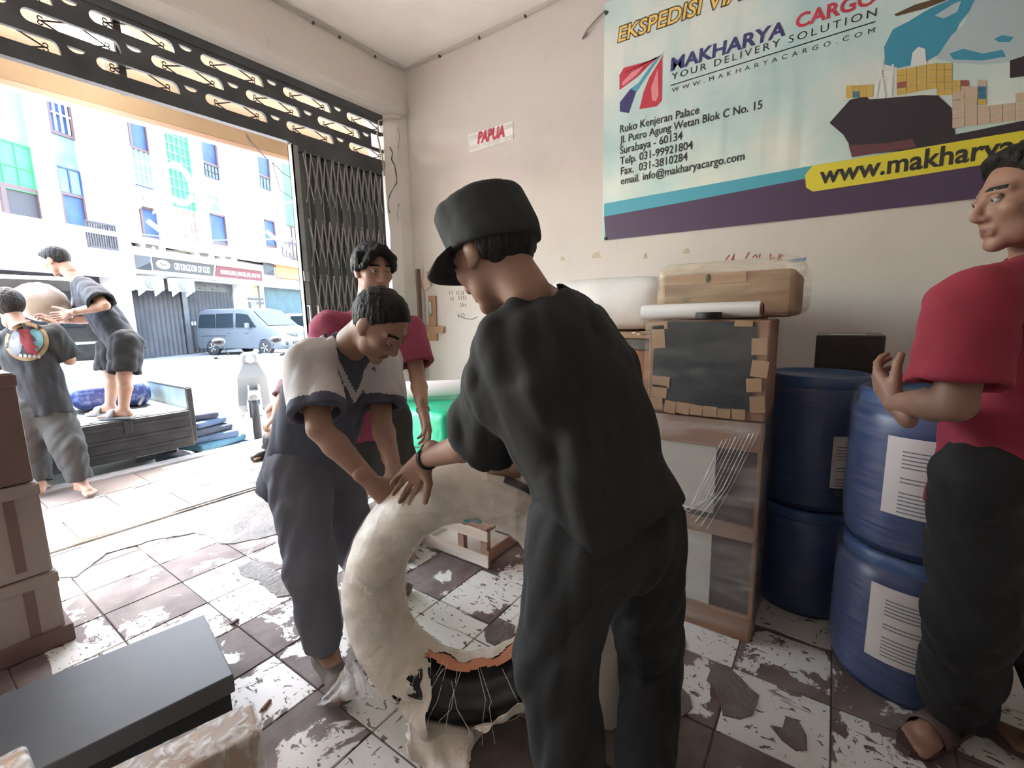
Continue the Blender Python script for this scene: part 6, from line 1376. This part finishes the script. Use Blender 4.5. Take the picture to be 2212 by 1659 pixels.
# ---- the young man in the raglan shirt
J = dict(hd=at(818, 705, 1.52), nb=at(742, 752, 1.62), ls=at(826, 778, 1.76), rs=at(672, 785, 1.52), pe=at(668, 985, 1.76),
         re=at(690, 925, 1.42), rw=at(806, 1045, 1.43), le=at(822, 905, 1.70), lw=at(850, 1010, 1.58),
         rh=at(648, 1010, 1.70), lh=at(722, 1010, 1.86), rk=at(672, 1225, 1.64), lk=at(762, 1175, 1.92), ra=at(704, 1402, 1.66))
J['la'] = np.append(flr(800, 1280)[:2], 0.09); J['rt'] = np.append(flr(722, 1480)[:2], 0.03); J['lt'] = J['la']+np.array([0.1, -0.2, 0])
M_rw = cloth_mat('raglan grey white', (0.62, 0.58, 0.57)); M_rn = cloth_mat('raglan navy', (0.075, 0.080, 0.110)); 
def rag(c, J, ax, side, dd):
    nb = J['nb']; s = np.abs((c-nb) @ side); h = (c-nb) @ ax; mi = np.ones(len(c)); near = np.full(len(c), 9.0); tt = np.zeros(len(c))
    for a in 'lr':
        S_, E = J[a+'s'], J[a+'e']; dv = E-S_; t = ((c-S_) @ dv)/(dv @ dv); dist = np.linalg.norm(c-S_-np.clip(t, 0, 1)[:, None]*dv, axis=1)
        tt = np.where(dist < near, t, tt); near = np.minimum(near, dist)
    mi[((s > 0.062+0.62*np.maximum(0, -h)) & (near < 0.125)) | ((near < 0.105) & (tt > 0.30))] = 0
    mi[(tt > 0.67) & (near < 0.13)] = 1
    fwd = nrm(J['hd']-nb-ax*((J['hd']-nb) @ ax)); f = (c-nb) @ fwd
    mi[(np.abs(s-(0.082+h*0.62)) < 0.013) & (f > 0.0) & (h > -0.145) & (h < 0.03)] = 0
    return mi
m2, L2, R2 = person('young man in grey and navy raglan shirt stooping to grip the tyre', J, SK1, [M_rw, M_rn], cloth_mat('charcoal jeans', (0.105, 0.105, 0.130), (0.125, 0.125, 0.150)), 'cropped', dict(r=1.0, hem=0.15, sleeve=0.78, sr=(0.078, 0.088), seed=12, drop=0.12, col=rag, amp=0.006, res=0.006),
    dict(leg=0.97, r=(0.110, 0.080, 0.062), seed=15), dict(r=dict(d=nrm(at(862, 1092, 1.47)-at(806, 1045, 1.43)), pn=(0.55, -0.1, -0.6), sd=(0.2, -0.1, 0.9), curl=(0.35, 0.4, 0.3)), l=dict(d=nrm(at(872, 1050, 1.52)-at(850, 1010, 1.58)), pn=(0, 0, -1), sd=(-0.6, 0.2, 0.2), curl=(0.4, 0.5, 0.4))),
    'shoe', mat('dusty brown shoe', (0.20, 0.165, 0.13), 0.7, (0.12, 0.10, 0.085), 12), nrm((0.16, -0.66, -0.70)), front=(0.1, -1, 0))

# ---- the man in the magenta tee behind him
J = dict(hd=at(806, 588, 2.12), nb=at(792, 690, 2.20), ls=at(884, 712, 2.30), rs=at(712, 708, 2.12), pe=at(800, 880, 2.28),
         le=at(902, 815, 2.26), lw=at(914, 888, 2.12), re=at(700, 815, 2.10), rw=at(712, 905, 2.0),
         lh=at(838, 900, 2.32), rh=at(772, 900, 2.26), lk=at(862, 1050, 2.36), rk=at(778, 1045, 2.36))
J['la'] = np.append(flr(872, 1180)[:2], 0.09); J['ra'] = np.append(flr(772, 1175)[:2], 0.09); J['lt'] = np.append(flr(880, 1215)[:2], 0.03); J['rt'] = np.append(flr(752, 1200)[:2], 0.03)
m3, L3, R3 = person('man in magenta tee and dark shorts standing behind the raglan shirt man', J, SK2, cloth_mat('magenta tee', (0.34, 0.055, 0.105)), cloth_mat('dark olive shorts', (0.06, 0.058, 0.05)), 'fringe', dict(r=1.0, hem=0.14, sleeve=0.72, sr=(0.080, 0.092), seed=22, drop=0.10, amp=0.006),
    dict(leg=0.46, r=(0.112, 0.098, 0.07), seed=25), dict(l=dict(d=(0.05, -0.15, -1), pn=(-0.8, 0.3, 0), sd=(-0.3, -0.9, -0.1), curl=(0.3, 0.35, 0.3)), r=dict(d=(0.2, -0.4, -0.8), pn=(1, 0, 0), sd=(0, -1, 0))), 'shoe', mat('grey slip-on shoe', (0.10, 0.09, 0.085), 0.7), nrm((-0.22, -0.93, -0.16)), front=(-0.05, -1, 0))
wd, ws_, wt_ = frame(J['lw']-J['le']); MB().lathe([(0.029, -0.004), (0.032, -0.004), (0.032, 0.004), (0.029, 0.004), (0.029, -0.004)], 20, J['lw']-wd*0.01, np.array([ws_, wt_, wd]).T, cap=False).build('bracelet', mat('beige bracelet', (0.45, 0.30, 0.22), 0.5), m3, smooth=True)

# ---- the man in the red tee by the drums
J = dict(hd=at(2226, 432, 1.06), nb=at(2262, 580, 1.10), ls=at(2098, 652, 1.00), rs=at(2350, 620, 1.26), pe=at(2178, 1000, 1.16),
         le=at(2062, 872, 1.00), lw=at(1935, 872, 1.16), re=at(2320, 880, 1.35), rw=at(2130, 905, 1.42),
         lh=at(2120, 1040, 1.12), rh=at(2222, 1040, 1.24), lk=at(2098, 1330, 1.20), rk=at(2235, 1330, 1.30))
J['la'] = np.append(flr(2052, 1580)[:2], 0.09); J['lt'] = np.append(flr(1985, 1612)[:2], 0.03); J['ra'] = np.array([J['rk'][0]-0.05, J['rk'][1]-0.15, 0.09]); J['rt'] = J['ra']+np.array([0.05, 0.2, -0.05])
m6, L6, R6 = person('man in red tee and black trousers reaching over the blue drums', J, SK3, cloth_mat('red tee', (0.30, 0.022, 0.045)), cloth_mat('black trousers', (0.014, 0.012, 0.014)), 'short', dict(r=1.04, hem=0.13, sleeve=0.80, sr=(0.076, 0.088), seed=32, drop=0.11, amp=0.006),
    dict(leg=0.985, r=(0.098, 0.088, 0.085), seed=35), dict(l=dict(d=nrm(at(1880, 800, 1.26)-at(1935, 872, 1.16)), pn=(0.9, 0.1, -0.3), sd=(-0.3, 0.2, 0.9), curl=(0.35, 0.45, 0.35)), r=dict(d=(0.2, 0.9, 0.1), pn=(-0.4, 0, -0.9), sd=(-0.8, 0, 0.3))), 'sandal', mat('brown sandal', (0.07, 0.04, 0.035), 0.6), nrm((-0.32, 0.90, -0.10)), front=(-0.1, 1, 0))

# ---- the man on the truck bed, handing down a bundle
J = dict(hd=at(122, 565, 4.05), nb=at(176, 612, 4.10), ls=at(196, 628, 3.94), rs=at(180, 622, 4.28), pe=at(262, 735, 4.12),
         le=at(226, 660, 3.86), lw=at(152, 676, 3.84), re=at(190, 690, 4.24), rw=at(128, 692, 4.10),
         lh=at(272, 742, 4.03), rh=at(248, 742, 4.22), lk=at(268, 812, 3.99), rk=at(240, 808, 4.20))
J['la'] = at(266, 876, 4.03); J['ra'] = at(236, 864, 4.20); J['la'][2] = J['ra'][2] = BZ+0.092
J['lt'] = at(232, 900, 4.03); J['rt'] = at(200, 888, 4.20)
m4, L4, R4 = person('man in dark tee and black shorts stooping on the truck bed with a bundle', J, SK2, cloth_mat('dark slate tee', (0.026, 0.027, 0.034)), cloth_mat('black shorts', (0.012, 0.011, 0.012)), 'short', dict(r=0.98, hem=0.12, sleeve=0.80, sr=(0.085, 0.100), seed=42, drop=0.08, amp=0.006),
    dict(leg=0.45, r=(0.122, 0.115, 0.08), seed=45), dict(l=dict(d=nrm(at(112, 690, 3.9)-at(152, 676, 3.84)), pn=(-0.4, 0.3, 0.4), sd=(-0.2, 0.4, 0.8), curl=(0.4, 0.4, 0.3)), r=dict(d=nrm(at(95, 690, 4.1)-at(128, 692, 4.10)), pn=(0, 0, 1), sd=(-0.4, 0.5, 0.2))), 'sandal', mat('grey rubber sandal', (0.26, 0.25, 0.24), 0.7), nrm((-0.62, 0.62, -0.48)), front=nrm((-0.6, 0.8, 0)))
p_ = at(272, 767, 3.88); 
cb_ = at(88, 652, 4.0); bu = MB().ell(cb_, (0.20, 0.17, 0.16), n=24, m=16).build('wrapped_bundle', mat('cream wrapped cloth', (0.34, 0.27, 0.21), 0.5, (0.44, 0.38, 0.33), 6, bump=0.4, bscale=10), None, smooth=True); noisy(bu, 0.02, 9, 8); tag(bu, 'cream film wrapped bundle passed between the two men at the truck', 'bundle')
# ---- the man receiving it, seen from behind
J = dict(hd=at(18, 660, 3.50), nb=at(48, 715, 3.46), ls=at(-22, 742, 3.40), rs=at(112, 722, 3.50), pe=at(92, 868, 3.46),
         le=at(-30, 800, 3.50), lw=at(30, 715, 3.75), re=at(150, 778, 3.62), rw=at(122, 705, 3.78),
         lh=at(68, 888, 3.42), rh=at(112, 886, 3.50), lk=at(68, 965, 3.46), rk=at(148, 962, 3.46), la=at(82, 1030, 3.46), ra=at(172, 1032, 3.50))
J['la'][2] = J['ra'][2] = 0.09; J['rt'] = np.append(flr(186, 1068)[:2], 0.03); J['lt'] = J['la']+np.array([0.05, 0.2, -0.05])
M_t5 = cloth_mat('black printed tee', (0.014, 0.014, 0.017)); 
m5, L5, R5 = person('man in black printed tee and grey trousers receiving the bundle at the truck', J, SK2, M_t5, cloth_mat('grey cargo trousers', (0.045, 0.043, 0.042)), 'long', dict(r=1.0, hem=0.12, sleeve=0.85, sr=(0.085, 0.098), seed=52, drop=0.08), dict(leg=0.96, r=(0.118, 0.095, 0.072), seed=55),
    dict(r=dict(d=nrm((-0.3, 0.4, 0.6)), pn=(-0.6, 0.2, 0.2), sd=(-0.3, -0.5, 0.4)), l=dict(d=(0.3, 0.5, 0.5), pn=(0.5, 0, 0.3), sd=(0.2, -0.5, 0.4))), 'bare', None, nrm((0.05, 0.95, 0.2)), front=(0.1, 1, 0), face=False)
# round print on his back: a plain ring with coloured fields, laid onto the cloth
shirt5 = [c for c in m5.children if c.name.startswith('shirt')][0]
from mathutils.bvhtree import BVHTree
bvh = BVHTree.FromPolygons([v.co for v in shirt5.data.vertices], [tuple(p.vertices) for p in shirt5.data.polygons])
def on_back(px, py, off=0.004):
    d = Vector(ray(px, py)); h = bvh.ray_cast(Vector(ORG), d)
    p = h[0] if h[0] is not None else Vector(at(px, py, 3.3)); return np.array(p)-nrm(ray(px, py))*off
def decal(pts, m, off, name, n=10, parent=shirt5):
    c = np.mean(pts, 0); b = MB(); v = [on_back(c[0], c[1], off)]; K = len(pts); rings = 5
    for r in range(1, rings+1):
        for x, y in pts: v.append(on_back(c[0]+(x-c[0])*r/rings, c[1]+(y-c[1])*r/rings, off))
    f = [(0, 1+i, 1+(i+1) % K) for i in range(K)] + [(1+(r-1)*K+i, 1+r*K+i, 1+r*K+(i+1) % K, 1+(r-1)*K+(i+1) % K) for r in range(1, rings) for i in range(K)]
    b.add(v, f); return b.build(name, m, parent, smooth=True)
def oval(cx, cy, rx, ry, n=28): return [(cx+rx*math.cos(2*math.pi*i/n), cy+ry*math.sin(2*math.pi*i/n)) for i in range(n)]
decal(oval(58, 738, 48, 42), mat('print ochre', (0.20, 0.135, 0.07), 0.8), 0.004, 'print_ring'); decal(oval(56, 738, 39, 34), mat('print black field', (0.03, 0.03, 0.034), 0.8), 0.006, 'print_field'); decal(oval(74, 735, 20, 24), mat('print teal field', (0.07, 0.17, 0.19), 0.8), 0.008, 'print_teal'); decal(oval(34, 742, 14, 26), mat('print grey field', (0.13, 0.14, 0.17), 0.8), 0.008, 'print_grey'); decal([(40, 712), (62, 710), (70, 730), (84, 752), (80, 768), (58, 762), (44, 740)], mat('print red field', (0.20, 0.025, 0.03), 0.8), 0.010, 'print_red')
for k in range(5): decal(oval(44+10*k, 768+0.6*k, 4, 4, 10), mat('print white dots', (0.3, 0.3, 0.3), 0.8), 0.010, 'print_mark')
# ---- man squatting on the porch behind the raglan shirt man
J = dict(hd=at(668, 812, 4.15), nb=at(648, 842, 4.25), ls=at(622, 830, 4.12), rs=at(668, 835, 4.42), pe=at(668, 945, 4.45),
         le=at(604, 868, 4.02), lw=at(592, 902, 3.96), re=at(640, 885, 4.2), rw=at(604, 905, 4.1), lh=at(655, 945, 4.36), rh=at(672, 945, 4.54), lk=at(588, 885, 4.16), rk=at(612, 880, 4.34))
J['la'] = np.append(flr(588, 985)[:2], 0.09); J['ra'] = np.append(flr(612, 970)[:2], 0.09); J['lt'] = np.append(flr(545, 998)[:2], 0.03); J['rt'] = J['ra']+np.array([-0.12, 0.15, -0.05])
person('man in faded maroon tee squatting on the porch behind the raglan shirt man', J, SK2, cloth_mat('faded maroon tee', (0.16, 0.10, 0.11)), cloth_mat('charcoal trousers', (0.050, 0.050, 0.058)), 'short', dict(r=0.95, hem=0.05, sleeve=0.7, seed=62), dict(leg=0.97, r=(0.105, 0.080, 0.065), seed=65), dict(l=dict(d=(-0.5, 0.3, -0.5), pn=(0, 0, -1), sd=(0, 0.5, 0)), r=dict(d=(-0.5, 0.3, -0.5), pn=(0, 0, -1), sd=(0, -0.5, 0))), 'shoe', mat('black shoe', (0.02, 0.02, 0.02), 0.5), nrm((-0.6, 0.5, -0.5)), front=nrm((-0.6, 0.75, 0)))
